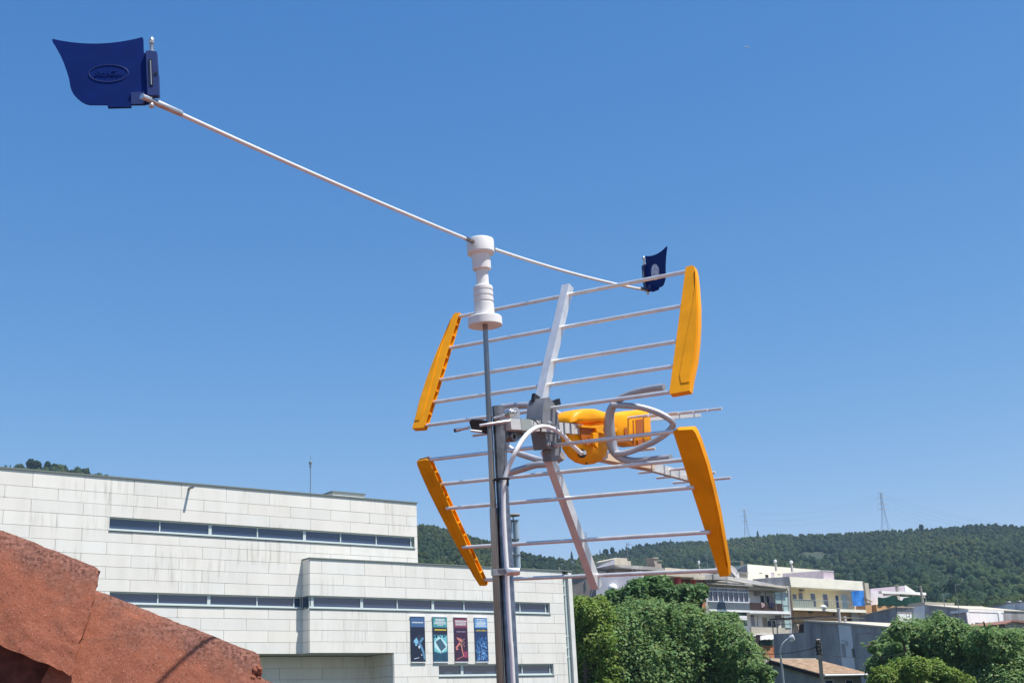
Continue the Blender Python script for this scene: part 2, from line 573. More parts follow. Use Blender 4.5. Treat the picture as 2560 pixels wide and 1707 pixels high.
ant = thing('tv_antenna', 'television aerial with aluminium rods, orange end fins and yellow box, clamped to the mast', 'aerial', mast_top)
HALF = 0.417
sp = {}
for nm, a, b in (('upper', ap('N', 1419.4, 716), ap('Z5', 1180, 265)), ('lower', ap('N', 1366, 1124), ap('N', 1491.7, 1467.6))):
    sp[nm] = (a, b)
    bm = NB()
    t = (b - a).normalized()
    nrm = t.cross(AR).normalized()
    beam(bm, a, b, 0.026, 0.026, up=AR)
    build('reflector_spine', bm, M['alu'], ant, bevel=0.0025)
rodpx = {'upper': [('Z4', 1350, 335), ('Z4', 1285, 615), ('Z4', 1222, 902), ('Z4', 1180, 1102), ('Z4', 1128, 1310)],
         'lower': [('Z5', 1232, 872), ('Z5', 1388, 1240), ('N', 1405, 1246), ('N', 1445, 1350), ('C3', 330, 725)]}
rods = {}
for nm in ('upper', 'lower'):
    rods[nm] = []
    for q in rodpx[nm]:
        c = ap(*q)
        rods[nm].append(c)
        bm = NB()
        tube(bm, [c - AR * (HALF + 0.012), c + AR * (HALF + 0.012)], 0.0057, 12)
        build('reflector_rod', bm, M['alu'], ant, smooth=40)

# end fins: flat channels in the plane of each reflector panel
finU = {'in': [('Z7', 1385, 140), ('Z7', 1210, 1480)],
        'out': [('Z7', 1215, 1520), ('Z7', 1425, 1482), ('Z7', 1450, 1330), ('Z7', 1490, 1150), ('Z7', 1512, 950), ('Z7', 1522, 750), ('Z7', 1523, 560), ('Z7', 1508, 330), ('Z7', 1492, 190), ('Z7', 1475, 130), ('Z7', 1448, 120)]}
finL = {'in': [('Z8', 172, 135), ('Z8', 605, 1478)],
        'out': [('Z8', 690, 1474), ('Z8', 684, 1380), ('Z8', 650, 1180), ('Z8', 600, 900), ('Z8', 545, 660), ('Z8', 488, 440), ('Z8', 420, 235), ('Z8', 380, 140), ('Z8', 352, 108), ('Z8', 205, 116)]}
for nm, fin in (('upper', finU), ('lower', finL)):
    s0, s1 = rods[nm][0], rods[nm][-1]
    sd = (s1 - s0).normalized()
    nn = sd.cross(AR).normalized()
    if nn.y < 0: nn = -nn

    def plane_pt(q):
        d = ray(*q)
        P = EYE + d * ((s0 - EYE).dot(nn) / d.dot(nn))
        return (P - s0).dot(sd), (P - s0).dot(AR)
    inn = [plane_pt(q) for q in fin['in']]
    out = [plane_pt(q) for q in fin['out']]
    for sg in (1, -1):
        bm = NB()
        TH = 0.0092

        i0 = sum(l for s, l in inn) / 2

        def W(s, l, o=0.0):
            if sg < 0: l = i0 + (l - i0) * 0.80      # the far ones measure a little narrower
            return s0 + sd * s + AR * (sg * l) + nn * o
        body_in = [(s, l + 0.011) for s, l in inn]
        if nm == 'upper': outline = [body_in[0], body_in[1]] + out
        else: outline = [body_in[0], body_in[1]] + out
        prism(bm, [W(s, l, -TH + .003) for s, l in outline], nn * (2 * TH - .006))
        full = [inn[0], inn[1]] + out
        prism(bm, [W(s, l, -TH) for s, l in full], nn * 0.003)
        prism(bm, [W(s, l, TH - .003) for s, l in full], nn * 0.003)
        # cross ribs of the open channel
        for k in range(11):
            f = k / 10
            s = inn[0][0] * (1 - f) + inn[1][0] * f
            l = inn[0][1] * (1 - f) + inn[1][1] * f
            box(bm, W(s, l + 0.006), sd, AR, nn, 0.0022, 0.006, TH - 0.003)
        # raised crescent on both broad faces
        ls = sorted(out, key=lambda p: p[0])
        smin, smax = min(p[0] for p in out), max(p[0] for p in out)

        def lat(s):
            best = None
            for (a, la), (b, lb) in zip(ls[:-1], ls[1:]):
                if a <= s <= b and b > a: best = la + (lb - la) * (s - a) / (b - a)
            return best if best is not None else ls[-1][1]
        def innl(s):
            f = (s - inn[0][0]) / (inn[1][0] - inn[0][0])
            return inn[0][1] + (inn[1][1] - inn[0][1]) * f
        span = smax - smin
        A, Bc = [], []
        for k in range(15):
            f = k / 14
            s = smin + span * (0.06 + 0.87 * f)
            if nm == 'upper': g = f
            else: g = 1 - f
            # g: 0 at the narrow end, 1 at the wide end
            wdt = 0.97 - 0.56 * math.sin(min(1, g * 1.15) * math.pi / 2) ** 1.2
            if g > 0.94: wdt = 0.55
            li, lo = innl(s), lat(s)
            A.append((s, li + (lo - li) * wdt))
            Bc.append((s, lo - 0.0035))
        for so_ in (-1, 1):
            prism(bm, [W(s, l, so_ * TH) for s, l in A + Bc[::-1]], nn * (so_ * 0.0018))
        build('reflector_fin', bm, M['yellow'], ant, bevel=0.0012, smooth=35)

# brackets that carry the two spines on the boom
bm = NB()
for pl_, o_, dp in (([(1222, 290), (1252, 190), (1308, 182), (1386, 290), (1434, 480), (1440, 560), (1388, 575), (1205, 540)], .040, .056),
                    ([(1248, 660), (1400, 648), (1440, 720), (1425, 900), (1290, 905)], .034, .050),
                    ([(1330, 880), (1440, 760), (1476, 760), (1470, 950), (1420, 1075), (1340, 1075)], .024, .030),
                    ([(1265, 760), (1325, 785), (1325, 895), (1287, 890)], .042, .012),
                    ([(1350, 800), (1410, 830), (1405, 880), (1345, 860)], .040, .012)):
    prism(bm, [ap('Z5', x, y, o_) for x, y in pl_], -AR * dp)
build('spine_bracket', bm, M['grey_plastic'], ant, bevel=0.003, smooth=35)
for q0, q1 in ((('Z5', 1150, 175), ('Z5', 1135, 280)), (('Z5', 1372, 225), ('Z5', 1390, 310))):
    bm = NB()
    a, b = ap(*q0), ap(*q1)
    beam(bm, a, b, 0.048, 0.010, up=AR)
    build('locking_clip', bm, M['black_plastic'], ant, bevel=0.002)
for q, o_ in ((('Z5', 1300, 545), .039), (('Z5', 1285, 840), .041)):
    bm = NB()
    lathe(bm, ap(*q, o_), AR, [(0, 0.006), (0.004, 0.006), (0.005, 0.003), (0.009, 0.003)], 12)
    build('bracket_screw', bm, M['zinc'], ant, smooth=40)

# boom
BOF = 0.022
bo0, bo1 = ap('Z5', 715, 565, BOF), ap('Z5', 1690, 640, BOF)
bdir = (bo1 - bo0).normalized()
bm = NB()
beam(bm, bo0, bo1 + bdir * 0.02, 0.026, 0.030)
build('boom', bm, M['boomwhite'], ant, bevel=0.0015)
bm = NB()
f0, f1 = (845 - 700) / 990, (1000 - 700) / 990
beam(bm, bo0.lerp(bo1, f0 * .93), bo0.lerp(bo1, f1 * .93), 0.0285, 0.0325)
build('boom_sleeve', bm, mat('grey_green_sleeve', (0.27, 0.30, 0.29), 0.5), ant, bevel=0.001)
for x in (1105, 1390, 1465, 1570, 1675):
    bm = NB()
    c = bo0.lerp(bo1, (x - 700) / 990 * .97)
    beam(bm, c - bdir * .0014, c + bdir * .0014, 0.0275, 0.0315)
    build('boom_groove', bm, M['grey_plastic'], ant)

# clamp on the mast
bm = NB()
prism(bm, [at('Z5', x, y, 3.41) for x, y in ((185, 530), (215, 498), (330, 500), (420, 520), (445, 560), (445, 640), (430, 700), (330, 665), (215, 640))], FW * 0.035)
build('clamp_saddle', bm, M['black_plastic'], ant, bevel=0.004, smooth=40)
CB = []
CB.append(NB())
tube(CB[-1], [at('Z5', 330, 580, 3.385), at('Z5', 600, 538, 3.392), at('Z5', 760, 515, 3.41)], 0.0042, 10)
CB.append(NB())
tube(CB[-1], [at('Z5', -20, 650, 3.45), at('Z5', 190, 605, 3.44)], 0.0042, 10)
CB.append(NB())
tube(CB[-1], [at('Z5', 240, 718, 3.46), at('Z5', 450, 690, 3.44)], 0.0042, 10)
CB.append(NB())
tube(CB[-1], [at('Z5', 205, 650, 3.40), at('Z5', 360, 668, 3.40)], 0.0035, 10)
CB.append(NB())
tube(CB[-1], [at('Z5', 530, 480, 3.41), at('Z5', 680, 440, 3.41)], 0.0042, 10)
for bm in CB: build('clamp_bolt', bm, M['zinc'], ant, smooth=40)
bm = NB()
tube(bm, [at('Z5', -30, 652, 3.45), at('Z5', 60, 633, 3.45)], 0.0052, 8)
build('bolt_cap', bm, M['black_plastic'], ant, smooth=40)
bm = NB()
c = ap('Z5', 760, 405, 0.006)
lathe(bm, c, AR, [(-0.02, 0.012), (0, 0.0135), (0.006, 0.0135), (0.0062, 0.011), (0.010, 0.011)], 24)
lathe(bm, c + AR * 0.01 + AB * 0.003, AR, [(0, 0.0075), (0.006, 0.0075), (0.0062, 0.004), (0.013, 0.004)], 6)
prism(bm, [ap('Z5', x, y, -0.012) for x, y in ((690, 345), (800, 330), (840, 380), (840, 480), (690, 480))], AR * 0.014)
build('clamp_nut', bm, M['zinc'], ant, smooth=35)
bm = NB()
c = ap('Z5', 800, 735, 0.004)
lathe(bm, c, AR, [(-0.03, 0.0145), (0.002, 0.0145), (0.004, 0.012), (0.0041, 0.007), (-0.006, 0.006)], 28)
prism(bm, [ap('Z5', x, y, -0.02) for x, y in ((645, 660), (870, 660), (860, 720), (760, 815), (650, 760))], AR * 0.022)
build('clamp_knob', bm, M['galv'], ant, smooth=35)

# dipole box
BXO = 0.0
box_out = [(215, 640), (228, 570), (262, 510), (320, 475), (400, 461), (500, 462), (570, 485), (640, 505), (725, 500), (745, 640), (752, 800), (745, 1000), (705, 1082), (610, 1124), (500, 1137), (410, 1112), (330, 1055), (262, 965), (228, 840), (212, 730)]
bm = NB()
low_ = [(x, y) for x, y in box_out if y > 630]
pillow(bm, [ap('Z6', 218, 612), ap('Z6', 480, 600), ap('Z6', 742, 590)] + [ap('Z6', x, y) for x, y in low_[1:]] + [ap('Z6', 214, 660)], AR, 0.037, layers=13, power=2.15, inner=ap('Z6', 480, 700))
pillow(bm, [ap('Z6', x, y) for x, y in ((214, 628), (224, 565), (262, 508), (320, 473), (400, 459), (500, 460), (570, 483), (640, 503), (728, 498), (746, 590), (690, 606), (540, 622), (395, 636), (300, 640))], AR, 0.044, layers=11, power=5.5, inner=ap('Z6', 470, 575))
dbox = build('dipole_box', bm, M['yellow'], ant, smooth=60)
bm = NB()
pillow(bm, [ap('Z6', x, y) for x, y in ((720, 520), (830, 500), (960, 480), (1080, 468), (1150, 470), (1195, 498), (1212, 560), (1222, 700), (1228, 880), (1120, 905), (1030, 915), (900, 880), (720, 830))], AR, 0.040, layers=11, power=5, inner=ap('Z6', 980, 690))
build('dipole_box_rear', bm, M['yellow'], ant, smooth=60)
# box openings: surface plates, the shade inside put into a darker orange
for pl_, o in (([(1112, 585), (1205, 572), (1215, 745), (1118, 752)], 0.0375), ([(1135, 835), (1215, 815), (1222, 872), (1140, 890)], 0.0375),
               ([(1075, 590), (1088, 588), (1100, 900), (1086, 902)], 0.0372), ([(440, 690), (560, 680), (600, 700), (600, 860), (520, 900), (440, 800)], 0.0365)):
    bm = NB()
    prism(bm, [ap('Z6', x, y, o) for x, y in pl_], AR * 0.004)
    build('box_opening', bm, M['slot'], dbox)
bm = NB()
c = ap('Z6', 985, 725, 0.0365)
tube(bm, [c, c + AR * 0.0055], 0.0085, 20, flat=1.5, up=(0, 0, 1))
build('box_opening', bm, M['slot'], dbox)
bm = NB()
prism(bm, [ap('Z6', x, y, 0.037) for x, y in ((420, 655), (600, 668), (700, 648), (800, 655), (862, 680), (862, 715), (800, 765), (700, 760), (610, 735), (600, 690), (420, 678))], AR * 0.011)
prism(bm, [ap('Z6', x, y, 0.039) for x, y in ((572, 755), (600, 740), (632, 745), (628, 935), (600, 905), (568, 830))], AR * 0.010)
build('box_latch', bm, M['yellow'], dbox, bevel=0.002, smooth=40)
for x, y in ((730, 697), (575, 715), (520, 1118)):
    bm = NB()
    c = ap('Z6', x, y, 0.0478 if y < 1000 else 0.012)
    lathe(bm, c, AR, [(0, 0.0028), (0.002, 0.0028)], 12)
    build('latch_screw', bm, M['black_plastic'], dbox)
c = ap('Z6', 460, 1000, 0.026)
bm = NB()
sock = (AR * 0.85 - AB * 0.5).normalized()
lathe(bm, c, sock, [(0, 0.0125), (0.007, 0.0125), (0.008, 0.010), (0.0081, 0.0075), (0.004, 0.007)], 24)
build('cable_socket', bm, M['black_plastic'], dbox, smooth=35)
bm = NB()   # seam line round the dome
for a, b in (((395, 632), (540, 618)), ((540, 618), (690, 600))):
    tube(bm, [ap('Z6', *a, 0.0395), ap('Z6', *b, 0.0395)], 0.0007, 6)
build('box_seam', bm, M['slot'], dbox)
# under-boom that runs on to the directors
bm = NB()
beam(bm, ap('Z6', 660, 1035), ap('Z6', 1300, 1160), 0.034, 0.022)
build('lower_boom_cover', bm, mat('pale_tan_plastic', (0.62, 0.47, 0.33), 0.55), ant, bevel=0.003)
bm = NB()
beam(bm, ap('Z6', 1240, 1140), ap('Z6', 1965, 1338), 0.016, 0.030)
build('director_boom', bm, M['boomwhite'], ant, bevel=0.002)
bm = NB()
beam(bm, ap('Z6', 1000, 602), ap('Z6', 1905, 528), 0.012, 0.012)
build('director_boom', bm, M['boomwhite'], ant, bevel=0.0015)
for q in ((900, 578), (1090, 560), (1275, 543), (1460, 527), (1640, 507), (1822, 488), (690, 866), (985, 975), (1520, 1198), (1735, 1262), (1930, 1325)):
    c = ap('Z6', *q)
    bm = NB()
    tube(bm, [c - AR * 0.111, c + AR * 0.111], 0.0046, 10)
    build('director_rod', bm, M['alu'], ant, smooth=40)

# folded dipole loops
dpt = 3.93
def lp(pts): return curve([at(k, x, y, d) for k, x, y, d in pts], 7)
bm = NB()
lpts = lp([('Z6', 1472, 182, 3.60), ('Z6', 1290, 208, 3.63), ('Z6', 1100, 255, 3.66), ('Z6', 930, 330, 3.69), ('Z6', 835, 430, 3.705), ('Z6', 800, 560, 3.71), ('Z6', 800, 720, 3.71), ('Z6', 822, 860, 3.71), ('Z6', 875, 985, 3.70), ('Z6', 980, 1065, 3.69), ('Z6', 1130, 1090, 3.67), ('Z6', 1330, 1072, 3.64), ('Z6', 1555, 1050, 3.60)])
nl = len(lpts)
tube(bm, lpts, [.0102 + .0068 * math.exp(-((i / (nl - 1) - .53) / .17) ** 2) for i in range(nl)], 16)
build('dipole_loop', bm, M['alu_tube'], ant, smooth=50)
bm = NB()
tube(bm, lp([('Z6', 830, 405, 3.69), ('Z6', 960, 408, 3.68), ('Z6', 1150, 425, 3.66), ('Z6', 1340, 475, 3.65), ('Z6', 1490, 545, 3.64), ('Z6', 1578, 625, 3.64), ('Z6', 1535, 715, 3.645), ('Z6', 1380, 830, 3.655), ('Z6', 1190, 920, 3.67), ('Z6', 1010, 985, 3.68), ('Z6', 870, 1000, 3.69)]), 0.0092, 14)
build('dipole_loop', bm, M['alu_tube'], ant, smooth=50)
bm = NB()
tube(bm, lp([('Z5', 640, 325, 4.0), ('Z5', 760, 312, 3.99), ('Z5', 950, 300, 3.96), ('Z5', 1150, 310, 3.93), ('Z5', 1420, 420, 3.88), ('Z5', 1560, 520, 3.85)]), 0.0108, 14)
tube(bm, lp([('Z5', 560, 440, 4.02), ('Z5', 640, 620, 4.02), ('Z5', 690, 820, 4.01), ('Z5', 800, 930, 4.0), ('Z5', 1000, 1010, 3.97), ('Z5', 1280, 1075, 3.93), ('Z5', 1480, 980, 3.87)]), 0.0100, 14)
tube(bm, lp([('Z5', 620, 1275, 4.02), ('Z5', 760, 1238, 4.01), ('Z5', 950, 1180, 3.97), ('Z5', 1120, 1130, 3.94), ('Z5', 1320, 1110, 3.91), ('Z5', 1500, 1010, 3.87)]), 0.0108, 14)
build('dipole_loop', bm, M['alu_tube'], ant, smooth=50)

# =================================================================== MAST, CABLE
md = (mast_foot - mast_top).normalized()
mast = thing('aerial_mast', 'thick grey galvanised tube standing on the terrace and holding up the aerial', 'mast', mast_foot)
bm = NB()
lathe(bm, mast_top, md, [(0, 0.0152), (0.0012, 0.0172), (0.16, 0.0172), (0.30, 0.0172), (0.302, 0.0185), (2.75, 0.0185)], 32)
bmesh.ops.recalc_face_normals(bm, faces=bm.faces)
build('mast_tube', bm, M['galv'], mast, smooth=40)
bm = NB()
lathe(bm, mast_foot, (0, 0, 1), [(0, 0.09), (0.008, 0.09), (0.0081, 0.03), (0.03, 0.026), (0.031, 0.019)], 28)
build('mast_foot_plate', bm, M['galv'], mast, smooth=35)
# hose clamp round mast and pole
hb = mast_top + md * ((at('B6', 480, 232, 3.31) - mast_top).dot(md))
sidev = RT - md * RT.dot(md)
sidev.normalize()
frontv = md.cross(sidev)
if frontv.y > 0: frontv = -frontv
bm = NB()
hc = hb - sidev * 0.0095 + frontv * 0.006
N_ = 40
for lay in (0,):
    ring = []
    for k in range(N_):
        a = 2 * math.pi * k / N_
        ring.append((math.cos(a) * 0.0315, math.sin(a) * 0.0320))
    vs = [[bm.verts.new(hc + sidev * x * s + frontv * y * s + md * h) for x, y in ring] for s, h in ((1, -.0085), (1.0, .0085), (.96, .0085), (.96, -.0085))]
    for i in range(4):
        for k in range(N_):
            bm.faces.new((vs[i][k], vs[i][(k + 1) % N_], vs[(i + 1) % 4][(k + 1) % N_], vs[(i + 1) % 4][k]))
band = build('hose_clamp', bm, M['zinc'], mast, smooth=40)
bm = NB()
cc = at('B6', 590, 232, 3.288)
tube(bm, [cc - sidev * 0.017, cc - sidev * 0.012, cc + sidev * 0.010, cc + sidev * 0.0165, cc + sidev * 0.018], [0.0095, 0.0105, 0.0105, 0.009, 0.004], 16)
build('clamp_screw', bm, M['zinc'], band, smooth=40)
bm = NB()
for k in range(9):
    c = at('B6', 412 + k * 11, 230, 3.296)
    beam(bm, c - md * .0055 - sidev * .001, c + md * .0055 + sidev * .001, 0.0012, 0.003, up=sidev)
build('clamp_thread', bm, M['grey_plastic'], band)

cab = thing('coaxial_cable', 'white aerial lead looping from the yellow box down along the mast', 'cable', at('B6', 590, 1568, 3.255))
bm = NB()
cpts = [ap('Z6', 458, 998, 0.036), at('Z6', 405, 950, 3.655), at('Z5', 1600, 830, 3.62), at('Z5', 1500, 720, 3.58), at('Z5', 1370, 630, 3.54), at('Z5', 1225, 592, 3.50), at('Z5', 1080, 632, 3.46), at('Z5', 950, 755, 3.42), at('Z5', 835, 945, 3.39), at('Z5', 745, 1140, 3.385), at('Z5', 683, 1320, 3.376),
        at('B5', 985, 420, 3.368), at('B5', 985, 560, 3.36), at('B5', 990, 760, 3.347), at('B5', 1003, 1000, 3.331), at('B5', 1018, 1230, 3.316), at('B6', 520, 420, 3.308), at('B6', 535, 700, 3.297), at('B6', 557, 1060, 3.283), at('B6', 580, 1400, 3.27)]
end = cpts[-1]
cpts += [end + md * 0.5, end + md * 1.2, end + md * 1.55]
tube(bm, curve(cpts, 6), 0.0062, 14)
build('cable_sheath', bm, M['white_pvc'], cab, smooth=50)
bm = NB()
cx = ap('Z6', 458, 998, 0.030)
tube(bm, [cx, cx + sock * 0.022], [0.0068, 0.0062], 12)
build('cable_plug', bm, M['zinc'], cab, smooth=40)
bm = NB()
p0 = at('Z5', 1075, 490, 3.50)
tube(bm, curve([at('Z5', 1050, 492, 3.56), at('Z5', 1100, 505, 3.50), at('Z5', 1150, 560, 3.485), at('Z5', 1190, 640, 3.482), at('Z5', 1165, 672, 3.50), at('Z5', 1120, 672, 3.56)], 5), 0.0022, 8)
build('cable_tie', bm, M['black_plastic'], cab, smooth=50)
bm = NB()
tc_ = at('Z5', 640, 1325, 3.36)
ring = []
for k in range(28):
    a = 2 * math.pi * k / 28
    ring.append(tc_ + sidev * (math.cos(a) * 0.0185) + frontv * (math.sin(a) * 0.0215 - 0.012))
ring.append(ring[0])
tube(bm, ring, 0.0034, 6, caps=False, flat=1.0)
box(bm, at('Z5', 725, 1370, 3.345), sidev, frontv, md, 0.003, 0.004, 0.010)
build('cable_tie', bm, M['black_plastic'], cab, smooth=40)

# =================================================================== BIRD SPINNER
hub_top = at('Z2', 365, 185, 3.58)
pole_top = at('Z2', 432, 1300, 3.515)
hax = (hub_top - pole_top).normalized()
sc_ = 3.55 / FPX / 5.225
spn = thing('bird_scarer', 'white two armed wind spinner with navy blades turning on a thin pole beside the mast', 'bird scarer', pole_top)
bm = NB()
pp = [pole_top + hax * 0.03, pole_top, at('Z5', 465, 500, 3.415), at('B5', 880, 615, 3.375)]
tube(bm, pp, [0.0072, 0.0072, 0.0078, 0.0082], 18)
q0 = at('B5', 880, 615, 3.375)
q1 = at('B6', 440, 1568, 3.29)
tube(bm, [q0, q0.lerp(q1, .02), q0.lerp(q1, .5), q1, q1 + (q1 - q0).normalized() * 1.1], [0.0098, 0.0105, 0.0105, 0.0108, 0.0108], 20)
build('spinner_pole', bm, M['steel'], spn, smooth=40)
H0 = pole_top
def hz(y): return (1290 - y) * sc_ / math.cos(PITCH) * 1.0
Rr = lambda r: r * sc_
prof = [(hz(1300), Rr(60)), (hz(1320), Rr(215)), (hz(1318), Rr(222)), (hz(1222), Rr(222)), (hz(1212), Rr(214)), (hz(1210), Rr(131)), (hz(1035), Rr(129)), (hz(1025), Rr(118)), (hz(1012), Rr(118)), (hz(1006), Rr(129)),
        (hz(958), Rr(129)), (hz(950), Rr(118)), (hz(938), Rr(118)), (hz(932), Rr(129)), (hz(885), Rr(129)), (hz(877), Rr(118)), (hz(865), Rr(118)), (hz(858), Rr(129)), (hz(822), Rr(128)), (hz(812), Rr(120)), (hz(810), Rr(82)), (hz(580), Rr(80))]
bm = NB()
lathe(bm, H0, hax, prof, 48)
base_ = build('spinner_base', bm, M['white_plastic'], spn, smooth=24)
bm = NB()
prof2 = [(hz(585), Rr(70)), (hz(592), Rr(112)), (hz(585), Rr(121)), (hz(420), Rr(126)), (hz(405), Rr(128)), (hz(385), Rr(172)), (hz(368), Rr(180)), (hz(215), Rr(180)), (hz(198), Rr(174)), (hz(186), Rr(150))]
lathe(bm, H0, hax, prof2, 48)
hub = build('spinner_hub', bm, M['white_plastic'], spn, smooth=24)
bm = NB()
c = H0 + hax * hz(445) + (RT * .96 - FW * .35).normalized() * Rr(118)
ball(bm, c, 0.0022, 1)
build('drain_hole', bm, M['black_plastic'], hub)
AD = {}
hc0 = H0 + hax * hz(262)
near_end = at('Z1', 1640, 1130, 3.58 * .72)
far_end = at('Z3', 545, 1255, 3.58 * 1.29)
for nm, endp, q in (('near', near_end, ('Z2', 215, 215)), ('far', far_end, ('Z2', 540, 270))):
    d = (endp - hc0).normalized()
    AD[nm] = d
    hc1 = hc0
    L = (endp - hc1).length
    bm = NB()
    sag = Vector((0, 0, 1)) * (0.006 if nm == 'near' else 0.012)
    pts = [hc1 + d * (0.036 + (L - .036 - 0.0) * t) + sag * (4 * t * (1 - t)) * -1 for t in [i / 14 for i in range(15)]]
    tube(bm, pts, 0.0047, 14)
    arm = build('spinner_arm', bm, M['arm'], spn, smooth=40)
    bm = NB()
    tube(bm, [hc1 + d * 0.034, hc1 + d * 0.075], 0.0062, 14)
    build('arm_sleeve', bm, M['steel'], arm, smooth=40)
    bm = NB()
    if nm == 'near':
        tube(bm, [endp - d * 0.082, endp - d * 0.080, endp - d * 0.014, endp - d * 0.012, endp + d * 0.012], [0.0052, 0.0070, 0.0070, 0.0058, 0.0058], 14)
        tube(bm, [endp + d * 0.008, endp + d * 0.026], 0.0062, 14)
    else:
        tube(bm, [endp - d * 0.075, endp + d * 0.005], [0.0066, 0.0060], 14)
    build('arm_sleeve', bm, M['zinc'], arm, smooth=40)


def blade(endp, hdir, k_in_plane, flip, sticker):
    """hinge pin vertical at endp; hdir: horizontal direction the sheet trails in; units: metres from survey of the near blade"""
    arm_d = AD['far' if sticker else 'near']
    up_ = (Vector((0, 0, 1)) - arm_d * arm_d.z).normalized()
    if sticker: up_ = (up_ - hdir * up_.dot(hdir)).normalized()
    hdir = (hdir - up_ * hdir.dot(up_)).normalized()
    nr = hdir.cross(up_).normalized()
    s = 3.58 * .72 / FPX / 5.88        # metres per survey pixel
    def W(x, y, o=0.0):                # x: survey px left of the pin, y: px above the pivot
        return endp + hdir * (x * s) + up_ * (y * s * (0.97 if sticker else 1.117)) + nr * o
    bl = build_blade(W, s, hdir, up_, nr, sticker)
    return bl


def build_blade(W, s, hdir, up_, nr, sticker):
    # outline measured on the near blade (pin at x=1625, pivot y=1130)
    X = lambda x: 1620 - x
    Y = lambda y: 1130 - y
    top = []
    for k in range(17):
        t = k / 16
        x = 1485 + (195 - 1485) * t
        y = 205 + (210 - 205) * t + 82 * 4 * t * (1 - t) * 1.0
        top.append((x, y))
    out = top + [(190, 232), (200, 262), (255, 350), (310, 450), (360, 560), (405, 680), (440, 790), (460, 900), (478, 960), (510, 1020), (560, 1075), (620, 1125), (680, 1160), (740, 1176), (990, 1182), (1330, 1185), (1560, 1188), (1590, 1170), (1590, 440), (1508, 436), (1500, 230)]
    bm = NB()
    prism(bm, [W(X(x), Y(y), -0.0014) for x, y in out], nr * 0.0028)
    # thickened foot
    prism(bm, [W(X(x), Y(y), -0.004) for x, y in ((990, 1152), (1330, 1152), (1330, 1222), (1000, 1222))], nr * 0.008)
    bl = build('spinner_blade', bm, M['blue'], spn, bevel=0.0006)
    bm = NB()
    prism(bm, [W(X(x), Y(y), -0.0042) for x, y in ((1330, 1015), (1525, 1015), (1530, 1185), (1335, 1185))], nr * 0.0084)
    build('blade_patch', bm, M['blue2'], bl, bevel=0.0006)
    bm = NB()   # hinge housing round the pin
    prism(bm, [W(X(x), Y(y), -0.0075) for x, y in ((1545, 425), (1700, 440), (1718, 720), (1726, 760), (1735, 1078), (1570, 1070))], nr * 0.015)
    hg = build('hinge_housing', bm, M['blue2'], bl, bevel=0.0012)
    bm = NB()
    for sg in (-1, 1):
        prism(bm, [W(X(x), Y(y), sg * 0.0077) for x, y in ((1585, 555), (1632, 555), (1652, 940), (1600, 940))], nr * (sg * 0.0009))
        c = W(X(1690), Y(760), sg * 0.0075)
        lathe(bm, c, nr * sg, [(0, 0.0032), (0.0012, 0.0032)], 12)
    build('hinge_slot', bm, M['black_plastic'], hg)
    bm = NB()
    c0, c1 = W(0, Y(1225)), W(0, Y(330))
    tube(bm, [c0, c1], 0.0030, 12)
    for k in range(9):
        yy = 320 + k * 12
        tube(bm, [W(0, Y(yy)), W(0, Y(yy + 6))], 0.0040, 12)
    lathe(bm, W(0, Y(300)), up_, [(0, 0.0045), (0.004, 0.006), (0.010, 0.0058), (0.014, 0.003), (0.0145, 0.0005)], 14)
    lathe(bm, W(0, Y(420)), up_, [(0, 0.006), (0.003, 0.006)], 14)
    ball(bm, W(0, Y(1200)), 0.0062, 2)
    for sg in (-1, 1):
        tube(bm, [W(X(1614), Y(575), sg * 0.0084), W(X(1628), Y(925), sg * 0.0084)], 0.0010, 8)
    build('hinge_pin', bm, M['zinc'], bl, smooth=40)
    if not sticker:
        # raised oval and lettering on both faces of the near blade
        for sg in (1, -1):
            bm = NB()
            pts = [W(X(1005 + 280 * math.cos(a)), Y(728 + 122 * math.sin(a)), sg * 0.0016) for a in [2 * math.pi * k / 48 for k in range(49)]]
            tube(bm, pts, 0.0010, 6, caps=False)
            if sg == 1:
                tube(bm, [W(X(1470), Y(945), .0016), W(X(1482), Y(950), .0016), W(X(1465), Y(975), .0016)], 0.0006, 5)
            build('raised_oval', bm, M['blue2'], bl, smooth=50)
            fc = bpy.data.curves.new('lettering', 'FONT')
            fc.body = 'StopGull'
            fc.size = 115 * s
            fc.shear = 0.35
            fc.extrude = 0.0006
            fc.bevel_depth = 0.0002
            fc.align_x = 'CENTER'
            fc.align_y = 'CENTER'
            fo = bpy.data.objects.new('lettering', fc)
            COL.objects.link(fo)
            bpy.context.view_layer.update()
            me = bpy.data.meshes.new_from_object(fo.evaluated_get(bpy.context.evaluated_depsgraph_get()))
            bpy.data.objects.remove(fo)
            c = W(X(1000), Y(735), sg * 0.0018)
            face = nr * sg
            rx = up_.cross(face).normalized()
            me.transform(Matrix.Translation(c) @ Matrix((rx, up_, face)).transposed().to_4x4())
            me.name = 'lettering'
            link_mesh('lettering', me, M['blue'], bl)
    else:
        for sg in (1, -1):
            bm = NB()
            vs = [bm.verts.new(W(X(1010 + 240 * math.cos(a)), Y(740 + 215 * math.sin(a)), sg * 0.0017)) for a in [2 * math.pi * k / 40 for k in range(40)]]
            r = bmesh.ops.extrude_face_region(bm, geom=[bm.faces.new(vs)])
            bmesh.ops.translate(bm, verts=[v for v in r['geom'] if isinstance(v, bmesh.types.BMVert)], vec=nr * (sg * 0.0006))
            build('oval_sticker', bm, M['sticker'], bl)
    return bl


RH = Vector((RT.x, RT.y, 0)).normalized()
FH = Vector((FW.x, FW.y, 0)).normalized()
blade(near_end, (-RH * 1.0 - FH * 0.10).normalized(), 0, 1, False)
blade(far_end, (RH * 0.32 - FH * 0.93 - Vector((0, 0, 0.17))).normalized(), 0, 1, True)
